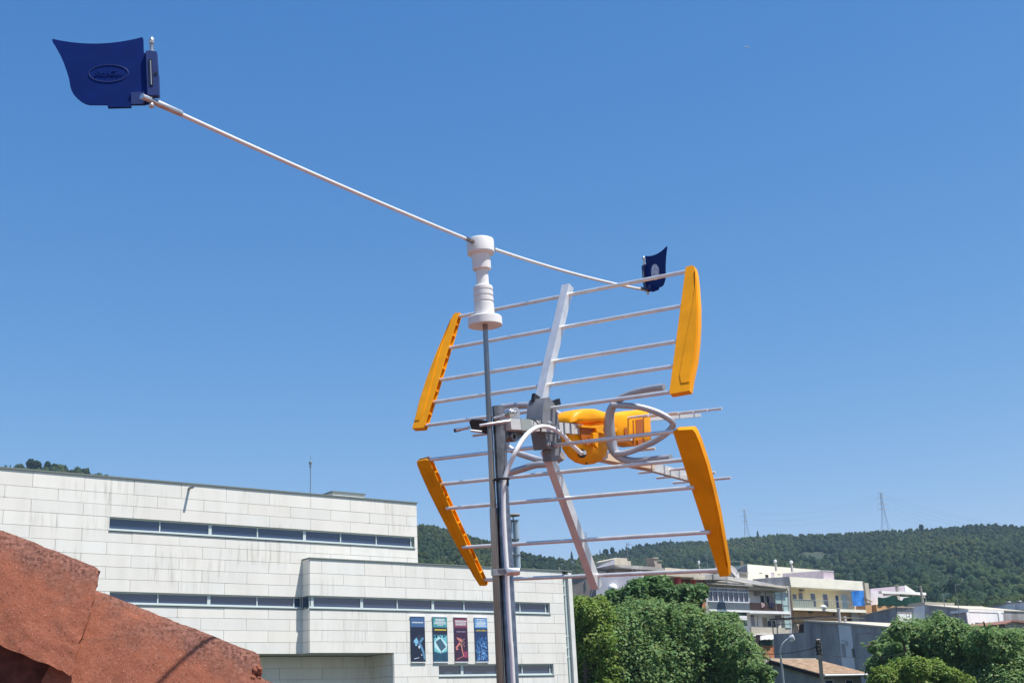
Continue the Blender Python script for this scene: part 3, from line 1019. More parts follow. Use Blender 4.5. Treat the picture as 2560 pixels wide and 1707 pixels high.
# =================================================================== OWN ROOF: HIP TILES, PARAPET, TERRACE
TD = 3.08
tA, tB = at('N', 245, 1477, TD), at('N', 644, 1633, TD)
ta = (tB - tA).normalized()
tc = Vector((0, -1, 0))
tc = (tc - ta * tc.dot(ta)).normalized()          # towards the camera
tn = ta.cross(tc)
if tn.z < 0: tn = -tn
PROF = [(0.112, -0.232), (0.100, -0.195), (0.084, -0.148), (0.064, -0.098), (0.045, -0.057), (0.028, -0.027), (0.013, -0.009), (0.0, -0.001), (-0.016, -0.002), (-0.035, -0.014), (-0.062, -0.045), (-0.092, -0.105), (-0.118, -0.18), (-0.135, -0.26)]


def prof_at(f):
    f = max(0, min(1, f)) * (len(PROF) - 1)
    i = min(int(f), len(PROF) - 2)
    g = f - i
    return PROF[i][0] * (1 - g) + PROF[i + 1][0] * g, PROF[i][1] * (1 - g) + PROF[i + 1][1] * g


def hip_tile(org, length, label, seed):
    """org: apex of the lower rim, tile runs back up the hip from there"""
    bm = NB()
    lay = bm.verts.layers.float.new('weather')
    NL, NP = 110, 96
    th = 0.022
    vo, vi = [], []
    for i in range(NL + 1):
        u = i / NL
        ro, ri = [], []
        for j in range(NP + 1):
            c, n = prof_at(j / NP)
            flare = 1 + 0.05 * u
            for (lst, inn) in ((ro, 0), (ri, 1)):
                k = (1 - inn * th / 0.16)
                cc, nn_ = c * flare * k, n * flare * k - inn * th * 0.7
                p = org - ta * (length * (1 - u)) + tc * cc + tn * nn_
                h = noise.fractal(p * 34 + Vector((seed, 0, 0)), 1.0, 2.0, 4) * 0.0022
                edge = min(1, max(0, (u - 0.90) / 0.10)) ** 2
                h += noise.noise(p * 70 + Vector((0, seed, 0))) * 0.004 * edge - 0.004 * max(0, (u - .97) / .03)
                lowr = max(0, 1 - (j / NP) / 0.12)
                h += noise.noise(p * 40) * 0.004 * lowr
                near = max(0.0, 1 - (j / NP) / 0.5)
                p = p + (tc * c * 2 + tn * 0.25).normalized() * h + ta * (edge * noise.noise(p * 45 + Vector((9, 9, seed))) * 0.006 + u * near * 0.07)
                v = bm.verts.new(p)
                d = -n
                v[lay] = max(0.0, 1 - d / 0.11) * (0.55 + 0.9 * u if u < .9 else 1.1)
                lst.append(v)
        vo.append(ro)
        vi.append(ri)
    for S, fl in ((vo, False), (vi, True)):
        for i in range(NL):
            for j in range(NP):
                f = (S[i][j], S[i][j + 1], S[i + 1][j + 1], S[i + 1][j])
                bm.faces.new(f[::-1] if fl else f)
    for i in range(NL):
        bm.faces.new((vo[i][0], vo[i + 1][0], vi[i + 1][0], vi[i][0]))
        bm.faces.new((vo[i][NP], vi[i][NP], vi[i + 1][NP], vo[i + 1][NP]))
    for j in range(NP):
        bm.faces.new((vo[NL][j], vo[NL][j + 1], vi[NL][j + 1], vi[NL][j]))
        bm.faces.new((vo[0][j], vi[0][j], vi[0][j + 1], vo[0][j + 1]))
    o = build('hip_tile', bm, M['terracotta'], None, base=org, smooth=50)
    return tag(o, label, 'roof tile', 'terracotta tiles along the sloping roof edge')


r1 = at('N', 250, 1419, TD)
r2 = at('N', 651, 1634, TD)
r3 = r2 + (r2 - r1)
t1 = hip_tile(r1, 0.50, 'upper terracotta hip tile, whole lower edge in view, overlapping the tile with the shadow line', 3.0)
t2 = hip_tile(r2, 0.432, 'middle terracotta hip tile crossed by the dark slanting shadow of a rod', 8.0)
t3 = hip_tile(r3, 0.455, 'lowest terracotta hip tile, only its top corner showing below the others', 15.0)
# mortar lumps in the joints
for nm, cpos, lab in (('mortar_lump', at('B1', 1712, 1515, TD - 0.045), 'crumbly lump of mortar stuck to the end of the middle hip tile'),
                      ('mortar_lump', at('B1', 440, 1478, TD - 0.13), 'small broken mortar lump under the lower corner of the upper hip tile')):
    bm = NB()
    for k in range(16):
        ball(bm, cpos + Vector((random.uniform(-.010, .010), random.uniform(-.008, .008), random.uniform(-.018, .018))), random.uniform(.005, .010), 2)
    for v in bm.verts: v.co += v.normal * noise.noise(v.co * 150) * 0.004
    tag(build(nm, bm, M['terracotta'], None, base=cpos, smooth=70), lab, 'mortar', 'mortar in the tile joints')

# the house we stand on
own = thing('own_house', 'red rendered house with tiled parapet and terracotta terrace under the mast', 'house', (0, 2, 0))
bm = NB()
w0 = r1 - ta * 0.9
w1 = r3 + ta * 0.6
offn = -0.165
pts = [w0 + tn * offn + tc * 0.045, w1 + tn * (offn - .10) + tc * 0.045]
low = [Vector((pts[1].x, pts[1].y, FLOOR_Z - .3)), Vector((pts[0].x, pts[0].y, FLOOR_Z - .3))]
prism(bm, [pts[0], pts[1]] + low, -tc * 0.14)
bmesh.ops.subdivide_edges(bm, edges=bm.edges[:], cuts=6, use_grid_fill=True)
build('parapet_wall', bm, M['ownwall'], own)
bm = NB()
box(bm, (0.6, 1.9, FLOOR_Z - 0.16), (1, 0, 0), (0, 1, 0), (0, 0, 1), 4.6, 5.2, 0.16)
build('terrace_floor', bm, M['terrace'], own)
bm = NB()
box(bm, (0.6, 1.9, (FLOOR_Z - 0.33) / 2 - 0.5), (1, 0, 0), (0, 1, 0), (0, 0, 1), 4.4, 5.0, (FLOOR_Z - 0.33) / 2 + 0.5)
build('wall', bm, M['ownwall'], own)
# =================================================================== GROUND AND HILLS
SKYL = [(-1400, 1230), (-700, 1215), (-300, 1200), (0, 1188), (60, 1178), (110, 1174), (160, 1178), (215, 1188), (245, 1200), (400, 1236), (600, 1268), (800, 1292), (1042, 1315), (1090, 1320), (1155, 1335), (1200, 1352), (1250, 1368), (1310, 1386), (1400, 1400), (1440, 1397), (1487, 1390), (1540, 1384), (1593, 1372), (1675, 1358), (1767, 1355), (1816, 1350), (1889, 1342), (1946, 1338), (1986, 1341), (2078, 1338), (2145, 1334), (2211, 1329), (2324, 1325), (2360, 1321), (2430, 1317), (2510, 1317), (2560, 1320), (2800, 1330), (3300, 1350), (4200, 1380)]
_sk = []
for u, v in SKYL:
    d = ray('N', u, v + (3 if u > 1250 else 0))
    _sk.append((math.atan2(d.x, d.y), d.z / math.hypot(d.x, d.y)))
_sk.sort()
SKA = np.array([a for a, e in _sk])
SKE = np.array([e for a, e in _sk])
THSPLIT = math.atan2(ray('N', 1440, 1397).x, ray('N', 1440, 1397).y)


def ridge_dist(th): 
    f = 1 / (1 + np.exp(-(th - THSPLIT) / 0.012))
    return 820 + 430 * f


def hill_z(th, rho):
    """height above the eye level datum"""
    D = ridge_dist(th)
    el = np.interp(th, SKA, SKE)
    s = rho / D
    g = np.where(s < 1, np.clip(s, 0, 1) ** 1.75, np.clip(1 - (s - 1) ** 2 * 2.2, 0, 1))
    bump = 5.0 * np.sin(th * 55 + rho * 0.011) * np.sin(rho * 0.016 + th * 21) * np.clip((s - .3) * 3, 0, 1) * np.clip((1 - s) * 5, 0, 1)
    k = np.clip((rho - 60) / 200, 0, 1)
    return EYE.z + el * D * g - 9.0 * (1 - k * k * (3 - 2 * k)) + bump


NT, NR = 260, 150
th = np.linspace(R_(-75), R_(75), NT)
rho = np.concatenate([np.linspace(1.0, 60, 8), np.geomspace(70, 2200, NR - 8)])
T, Rr_ = np.meshgrid(th, rho, indexing='ij')
Zz = hill_z(T, Rr_)
Zz = np.where(Rr_ <= 60, 0.0, np.maximum(Zz, 0.0))
co_ = np.stack([np.sin(T) * Rr_, np.cos(T) * Rr_, Zz], -1).reshape(-1, 3)
ii, jj = np.meshgrid(np.arange(NT - 1), np.arange(NR - 1), indexing='ij')
a = (ii * NR + jj).ravel()
fc_ = np.stack([a, a + NR, a + NR + 1, a + 1], -1)


def np_mesh(name, co, quads, tint=None):
    me = bpy.data.meshes.new(name)
    me.vertices.add(len(co))
    me.vertices.foreach_set('co', np.ascontiguousarray(co, np.float32).ravel())
    k = quads.shape[1]
    me.loops.add(quads.size)
    me.loops.foreach_set('vertex_index', np.ascontiguousarray(quads, np.int32).ravel())
    me.polygons.add(len(quads))
    me.polygons.foreach_set('loop_start', np.arange(0, quads.size, k, dtype=np.int32))
    me.update(calc_edges=True)
    if tint is not None:
        at_ = me.attributes.new('tint', 'FLOAT_COLOR', 'POINT')
        at_.data.foreach_set('color', np.ascontiguousarray(tint, np.float32).ravel())
    return me


me = np_mesh('hillside', co_, fc_)
me.polygons.foreach_set('use_smooth', [True] * len(me.polygons))
tag(link_mesh('hillside', me, M['earth']), kind='structure')
bm = NB()
bmesh.ops.create_grid(bm, x_segments=1, y_segments=1, size=2600)
for v in bm.verts: v.co.z = -0.05
tag(build('ground', bm, M['ground']), kind='structure')


# =================================================================== FOLIAGE
def leaves(pos, nrm, size, tint, aspect=0.7):
    """rhombic leaf faces; returns verts, quads, per vertex tint"""
    n = len(pos)
    nrm = nrm / np.linalg.norm(nrm, axis=1, keepdims=True)
    rnd = RNG.normal(size=(n, 3))
    a = np.cross(nrm, rnd)
    a /= np.linalg.norm(a, axis=1, keepdims=True)
    b = np.cross(nrm, a)
    s = size[:, None]
    v = np.stack([pos + a * s, pos + b * s * aspect + nrm * s * .18, pos - a * s, pos - b * s * aspect + nrm * s * .18], 1).reshape(-1, 3)
    q = np.arange(4 * n).reshape(n, 4)
    return v, q, np.repeat(tint, 4, axis=0)


def tints(n, amt=0.35, warm=0.12):
    g = 1 + RNG.normal(size=n) * amt * 0.5
    g = np.clip(g, 0.45, 1.8)
    w = RNG.normal(size=n) * warm
    return np.stack([g * (1 + w), g, g * (1 - w * .6), np.ones(n)], 1)


def lumpy(dirs, seed, amp=0.15, fr=4.2):
    """cheap smooth noise on directions"""
    r = np.random.default_rng(seed)
    out = np.zeros(len(dirs))
    for k in range(7):
        w = r.normal(size=3) * fr * (1 + k * .45)
        out += np.sin(dirs @ w + r.uniform(0, 6.28)) / (1 + k * .5)
    return 1 + amp * out / 2.4


def crown_points(blobs, n, seed, shell=0.55):
    c = np.array([list(b[0]) for b in blobs])
    r = np.array([b[1] for b in blobs])
    w = r ** 2
    idx = RNG.choice(len(blobs), size=n, p=w / w.sum())
    d = RNG.normal(size=(n, 3))
    d /= np.linalg.norm(d, axis=1, keepdims=True)
    lum = np.ones(n)
    for i in range(len(blobs)):
        m = idx == i
        lum[m] = lumpy(d[m], seed * 37 + i)
    rad = r[idx] * lum * (shell + (1.06 - shell) * RNG.random(n) ** 0.45)
    rad = rad * np.where(RNG.random(n) < 0.12, RNG.uniform(1.0, 1.25, n), 1.0)
    p = c[idx] + d * rad[:, None] * np.array([1, 1, 0.92])
    keep = np.ones(n, bool)
    for i in range(len(blobs)):
        dist = np.linalg.norm(p - c[i], axis=1)
        keep &= ~((dist < r[i] * 0.52) & (idx != i))
    return p[keep], d[keep]


def tree(name, label, cat, blobs, n, leaf, mat_, base_z, group=None, amt=0.35, seed=1, upbias=0.8, foot=None):
    blobs = [(Vector(c), r) for c, r in blobs]
    cx = sum((b[0] * b[1] for b in blobs), Vector()) / sum(b[1] for b in blobs)
    if foot is None: foot = Vector((cx.x, cx.y, base_z))
    t = thing(name, label, cat, foot, group)
    p, d = crown_points(blobs, n, seed)
    # leafy shoots standing out of the crown
    ns = int(len(p) / 260)
    sel = RNG.choice(len(p), ns, replace=False)
    dirs = d[sel] + RNG.normal(size=(ns, 3)) * .35 + np.array([0, 0, .55])
    dirs /= np.linalg.norm(dirs, axis=1, keepdims=True)
    rm = float(np.mean([b[1] for b in blobs]))
    ln = RNG.uniform(.15, .48, ns) * rm
    k_ = 22
    tpos = RNG.random((ns, k_))
    sp_ = (p[sel][:, None, :] + dirs[:, None, :] * (ln[:, None] * tpos)[:, :, None] + RNG.normal(size=(ns, k_, 3)) * (leaf * .9)).reshape(-1, 3)
    p = np.concatenate([p, sp_])
    d = np.concatenate([d, np.repeat(dirs, k_, axis=0)])
    nr = d * 0.85 + RNG.normal(size=d.shape) * 0.5
    nr[:, 2] += upbias
    sz = leaf * (0.6 + 0.8 * RNG.random(len(p)))
    v, q, tt = leaves(p, nr, sz, tints(len(p), amt))
    link_mesh('crown', np_mesh('crown', v, q, tt), mat_, t)
    bm = NB()
    hgt = max(0.5, cx.z - foot.z)
    tube(bm, curve([foot, foot.lerp(cx, .4) + Vector((random.uniform(-.2, .2), random.uniform(-.2, .2), 0)), foot.lerp(cx, .75), cx], 4), [max(.05, hgt * .035) * (1 - .6 * i / 12) for i in range(13)], 9)
    for c, r in blobs:
        s = foot.lerp(cx, random.uniform(.35, .8))
        tube(bm, curve([s, (s + c) / 2 + Vector((random.uniform(-.3, .3), random.uniform(-.3, .3), -.1 * r)), c, c + (c - cx) * .15], 3), [max(.03, hgt * .012) * (1 - .75 * i / 9) for i in range(10)], 6)
        for k in range(3):
            dd = Vector((random.gauss(0, 1), random.gauss(0, 1), abs(random.gauss(0, 1)))).normalized()
            tube(bm, [c, c + dd * r * .9], [max(.015, hgt * .004), .008], 5)
    build('trunk', bm, M['bark'], t, smooth=60)
    return t


def bl(k, d, lst, dz=0.0):
    """crown lobes given as survey circles (x, y, radius) at distance d, spread in depth"""
    s = VIEWS[k][2]
    out = []
    for i, (x, y, r) in enumerate(lst):
        dd = d + ((i * 37) % 11 / 11 - .5) * dz
        out.append((at(k, x, y, dd), r / s / FPX * dd))
    return out


# =================================================================== WHITE PANELLED BUILDING
WC = at('N', 1041.2, 1258.8, 65.0)
LP = Plane(Vector((WC.x, WC.y, 0)), E1, N1)          # long upper wall
RP = LP.shifted(0.7)                                 # lower block stands 0.7 m forward
ez = EYE.z
wb = thing('panelled_building', 'long white building clad in staggered stone panels with dark ribbon windows', 'building', LP.w(-10, 0, 0))
G = 0.0075                                            # half joint


def cladding(pl, rows, t0, t1, ph, sp_, holes=(), off0=0.0, th=0.03, seed=0):
    """rows: list of (z0,z1); staggered panels between t0 and t1, leaving out holes (ta,tb,za,zb)"""
    rr = random.Random(seed)
    bm = NB()
    lay = bm.verts.layers.float_color.new('tint')
    notch = []
    for i, (z0, z1) in enumerate(rows):
        p = ph + (sp_ / 2 if i % 2 else 0)
        k0 = math.floor((t0 - p) / sp_)
        edges = sorted({t0, t1} | {p + sp_ * k for k in range(k0, k0 + 80) if t0 + .08 < p + sp_ * k < t1 - .08})
        for h in holes:
            if h[2] < (z0 + z1) / 2 < h[3]:
                edges = sorted(set([e for e in edges if not (h[0] - .01 < e < h[1] + .01)]) | {x for x in (h[0], h[1]) if t0 <= x <= t1})
        for a_, b_ in zip(edges[:-1], edges[1:]):
            m_ = (a_ + b_) / 2
            if any(h[0] < m_ < h[1] and h[2] < (z0 + z1) / 2 < h[3] for h in holes): continue
            n0 = len(bm.verts)
            ga = G if a_ > t0 + .001 else 0
            gb = G if b_ < t1 - .001 else 0
            pl.tzbox(bm, a_ + ga, b_ - gb, z0 + G, z1 - G, off0 - th, off0 + rr.uniform(-.004, .004))
            g = rr.uniform(0.965, 1.03)
            w_ = rr.uniform(-.012, .012)
            bm.verts.ensure_lookup_table()
            for v in bm.verts[n0:]: v[lay] = (g * (1 + w_), g, g * (1 - w_), 1)
            if rr.random() < 0.15 and b_ < t1 - .1: notch.append((b_, z0))
    return bm, notch


h = 0.526
Ltop = ez + 11.66
Lrows = [(Ltop - 0.68, Ltop)]
z = Ltop - 0.68
zs = [10.98, 10.465, 9.93, 9.35, 8.835, 8.30, 7.775, 7.25, 6.73, 6.20, 5.68, 5.155, 4.63, 4.12]
for a_, b_ in zip(zs[:-1], zs[1:]): Lrows.append((ez + b_, ez + a_))
S1 = (-16.06, 0.30, ez + 9.35, ez + 9.93)
S2 = (-15.9, -6.6, ez + 6.20, ez + 6.73)
bm, nt1 = cladding(LP, Lrows, -33.0, 0.0, -17.24, 2.215, holes=[(-16.06, -0.18, S1[2], S1[3]), S2], seed=3)
build('wall', bm, M['clad'], wb)
Rtop = ez + 8.45
Rz = [7.77, 7.25, 6.73, 6.14, 5.65, 5.14, 4.62, 4.11, 3.56, 2.98, 2.45, 1.92, 1.4, .9, .4, -.1, -.6]
Rrows = [(ez + 7.77, Rtop)] + [(ez + b_, ez + a_) for a_, b_ in zip(Rz[:-1], Rz[1:])]
T1 = (-6.6, 7.97, ez + 6.14, ez + 6.73)
T2 = (0.62, 7.99, ez + 2.98, ez + 3.56)
OP = (-6.6, -2.0, ez - 3, ez + 4.11)
bm, nt2 = cladding(RP, Rrows, -6.6, 8.98, -5.96, 2.365, holes=[T1, T2, OP], seed=5)
# return of the lower block (shaded side)
for z0, z1 in Rrows:
    if z1 < ez + 4.2 or (z0 < ez + 6.3 and z1 > ez + 6.6): continue
    n0 = len(bm.verts)
    LP.tzbox(bm, -6.63, -6.60, z0 + G, z1 - G, 0.005, 0.668)
    bm.verts.ensure_lookup_table()
    lay = bm.verts.layers.float_color['tint']
    for v in bm.verts[n0:]: v[lay] = (1, 1, 1, 1)
build('wall', bm, M['clad'], wb)
# recess under the overhang
rz = [4.11, 3.57, 3.04, 2.5, 1.97, 1.4, .9, .3, -.3]
bm, _ = cladding(LP.shifted(-1.4), [(ez + b_, ez + a_) for a_, b_ in zip(rz[:-1], rz[1:])], -33, -2.02, -17.4, 2.3, seed=8)
lay = bm.verts.layers.float_color['tint']
for a_, b_ in zip(rz[:-1], rz[1:]):
    n0 = len(bm.verts)
    LP.tzbox(bm, -2.03, -2.0, ez + b_ + G, ez + a_ - G, -1.39, 0.66)
    bm.verts.ensure_lookup_table()
    for v in bm.verts[n0:]: v[lay] = (1, 1, 1, 1)
build('recess_wall', bm, M['clad'], wb)
# solid bodies behind the panels
bm = NB()
def body(pl, t0, t1, bands, of0, depth):
    for z0, z1, ta_, tb_ in bands:
        pl.tzbox(bm, ta_, tb_, z0, z1, of0 - .22, of0)
BO = -0.031
for z0, z1 in ((ez + 9.93, Ltop - .01), (ez + 6.73, ez + 9.35), (ez + 4.12, ez + 6.20)):
    LP.tzbox(bm, -32.98, -.01, z0 + .002, z1 - .002, BO - .22, BO)
LP.tzbox(bm, -32.98, -16.06, ez + 9.351, ez + 9.929, BO - .22, BO)
LP.tzbox(bm, -32.98, -15.9, ez + 6.201, ez + 6.729, BO - .22, BO)
LP.tzbox(bm, -32.95, -.03, ez + 4.13, Ltop - .03, -18, -.34)
for z0, z1, ta_, tb_ in ((ez + 6.73, Rtop - .01, -6.59, 8.97), (ez + 3.56, ez + 6.14, -1.99, 8.97), (ez + 4.12, ez + 6.14, -6.59, -2.0), (ez - 9, ez + 2.98, -1.99, 8.97), (ez + 2.981, ez + 3.559, -1.99, .62), (ez + 2.981, ez + 3.559, 7.99, 8.97), (ez + 6.141, ez + 6.729, 7.97, 8.97)):
    RP.tzbox(bm, ta_, tb_, z0 + .002, z1 - .002, BO - .22, BO)
RP.tzbox(bm, -1.98, 9.6, ez - 9, Rtop - .03, -20, -.40)
RP.tzbox(bm, -6.57, -1.98, ez + 4.14, Rtop - .04, -16, -.40)
LP.tzbox(bm, -32.9, -2.04, ez - 9, ez + 4.1, -16, -1.44)
build('wall_core', bm, M['joint'], wb)
bm = NB()
LP.tzbox(bm, -33.05, 0.05, Ltop, Ltop + .06, -18, 0.05)
RP.tzbox(bm, -6.66, 9.66, Rtop, Rtop + .055, -20, 0.05)
build('roof_edge', bm, M['flash_shade'], wb, bevel=0.008)
zrb = LP.q('B2', 1400, 535, -1.0)[1]
bm = NB()
LP.tzbox(bm, -4.37, -2.50, Ltop + .07, zrb, -6, -1.0)
rb = build('roof_box', bm, M['pale_stone'], wb)
bm = NB()
LP.tzbox(bm, -4.42, -2.45, zrb, zrb + .06, -6.05, -.95)
build('roof_edge', bm, M['flash_shade'], rb)
# dark triangular notches where panels meet and rain streaks
bm = NB()
for pl, nn_ in ((LP, nt1), (RP, nt2)):
    for t_, z_ in nn_:
        prism(bm, [pl.w(t_ - .075, z_ - .004, .0045), pl.w(t_ + .075, z_ - .004, .0045), pl.w(t_ + .03, z_ + .05, .0045), pl.w(t_ - .03, z_ + .05, .0045)], pl.n * -.004)
tag(build('panel_clip', bm, M['joint'], wb), kind='stuff')
def strip(pl, t0, t1, z0, z1, mull, endcap=True, wide=()):
    """ribbon window: one frame with sill; each glass pane a sub-part"""
    bm = NB()
    fo = -0.10
    pl.tzbox(bm, t0, t1, z1 - .055, z1, -.22, fo)
    pl.tzbox(bm, t0, t1, z0 + .03, z0 + .095, -.22, fo)
    pl.tzbox(bm, t0 - .02, t1 + .02, z0 - .015, z0 + .03, -.22, 0.045)
    xs = [t0] + list(mull) + [t1]
    for m_ in xs:
        w_ = .075 if m_ in wide else .028
        pl.tzbox(bm, max(t0, m_ - w_), min(t1, m_ + w_), z0 + .0951, z1 - .0551, -.22, fo + (.004 if m_ in wide else -.004))
    f = build('window', bm, M['frame'], wb)
    for a_, b_ in zip(xs[:-1], xs[1:]):
        bm = NB()
        pl.tzbox(bm, a_, b_, z0 + .06, z1 - .03, -.20, -.155)
        build('pane', bm, M['glass'], f)
    bm = NB()
    pl.tzbox(bm, t0 - .03, t1 + .03, z0 - .05, z0 - .016, -.1, 0.03)  # dark strip drawn in place of the shadow line under the sill
    build('sill_shade', bm, M['flash_shade'], f)


strip(LP, -16.06, -0.18, S1[2], S1[3], (-13.73, -11.32, -8.93, -6.45, -4.45, -2.40, -.33), wide=(-11.32, -6.45))
strip(LP, -15.9, -6.63, S2[2], S2[3], (-13.70, -11.30, -8.91, -7.0), wide=(-11.30,))
strip(RP, -6.58, 7.97, T1[2], T1[3], (-6.42, -3.72, -1.68, .43, 2.36, 4.4, 6.0, 7.75), wide=(-6.42, -3.72, .43))
strip(RP, 0.62, 7.99, T2[2], T2[3], (2.1, 4.3, 5.95, 7.82), wide=(2.1,))
bm = NB()
LP.tzbox(bm, -6.60, -6.56, ez + 6.24, ez + 6.70, .02, .55)
build('corner_pane', bm, M['glass'], wb)
# glazed slot and end pilaster
bm = NB()
RP.tzbox(bm, 9.36, 9.62, ez - 9, Rtop - .02, -.38, .02)
build('pilaster', bm, M['pale_stone'], wb, bevel=0.01)
bm = NB()
RP.tzbox(bm, 9.02, 9.34, ez - 9, Rtop - .1, -.25, -.20)
sg_ = build('slot_glass', bm, M['paleglass'], wb)
bm = NB()
for t_ in (9.06, 9.20, 9.31): RP.tzbox(bm, t_ - .018, t_ + .018, ez - 9, Rtop - .06, -.2, -.14)
for zz in (7.7, 7.2, 5.0, 4.4, 3.9): RP.tzbox(bm, 9.0, 9.35, ez + zz - .03, ez + zz + .03, -.199, -.135)
RP.tzbox(bm, 9.2, 9.35, ez - 9, Rtop - .3, -.198, -.15)
build('slot_frame', bm, M['frame'], sg_)
bm = NB()
s0 = LP.w(-12.45, ez + 11.47, 0)
tube(bm, [s0 - N1 * .1, s0 + N1 * .45 - Vector((0, 0, .02))], 0.06, 14)
build('rain_spout', bm, M['galv'], wb, smooth=40)

# roof mast and flue
rm_ = LP.w(-5.35, Ltop + .05, -1.5)
rmt = at('B2', 930, 45, (rm_ - EYE).dot(FW))
bm = NB()
pz = Vector((0, 0, 1))
Hm = rmt.z - rm_.z
tube(bm, [rm_, rm_ + pz * Hm * .74], 0.022, 10)
tube(bm, [rm_ + pz * Hm * .74, rm_ + pz * Hm], 0.012, 8)
lathe(bm, rm_ + pz * Hm * .80, pz, [(0, .03), (.05, .08), (.13, .08), (.18, .03)], 14)
lathe(bm, rm_ + pz * Hm * .735, pz, [(0, .05), (.12, .05)], 10)
lathe(bm, rm_, pz, [(0, .18), (.03, .18), (.031, .05), (.15, .05)], 12)
tag(build('lightning_rod', bm, M['pylon'], None, base=rm_, smooth=40), 'thin lightning rod with a small ball near its tip on the white roof', 'lightning rod')
fd = 72.0
fb = at('B5', 1120, 1190, fd)
flue = thing('roof_flue', 'twin glazed flue pipes under a round flat cap on the lower white roof', 'flue', (fb.x, fb.y, Rtop + .05))
bm = NB()
for x in (1070, 1137):
    a_, b_ = at('B5', x, 1200, fd), at('B5', x - 14, 715, fd)
    b_ = Vector((a_.x, a_.y, b_.z))
    tube(bm, [a_ - pz * .3, b_], 0.145, 18)
build('flue_pipe', bm, M['flueglass'], flue, smooth=50)
bm = NB()
c0 = at('B5', 1108, 1195, fd)
ct = at('B5', 1110, 660, fd)
tube(bm, [c0 - pz * .3, Vector((c0.x, c0.y, ct.z))], 0.045, 10)
for y in (725, 930, 1100):
    zz = at('B5', 1110, y, fd).z
    lathe(bm, (c0.x, c0.y, zz), pz, [(-.03, .30), (.03, .30)], 20)
build('flue_stem', bm, M['galv'], flue, smooth=40)
bm = NB()
lathe(bm, (c0.x, c0.y, ct.z), pz, [(-.06, .38), (-.03, .42), (.02, .40), (.06, .1)], 28)
build('flue_cap', bm, M['taupe'], flue, smooth=30)
bm = NB()
lathe(bm, (c0.x, c0.y, Rtop + .05), pz, [(0, .8), (.05, .8), (.28, .45), (.3, .45)], 4)
build('flue_base', bm, M['white_wall'], flue)

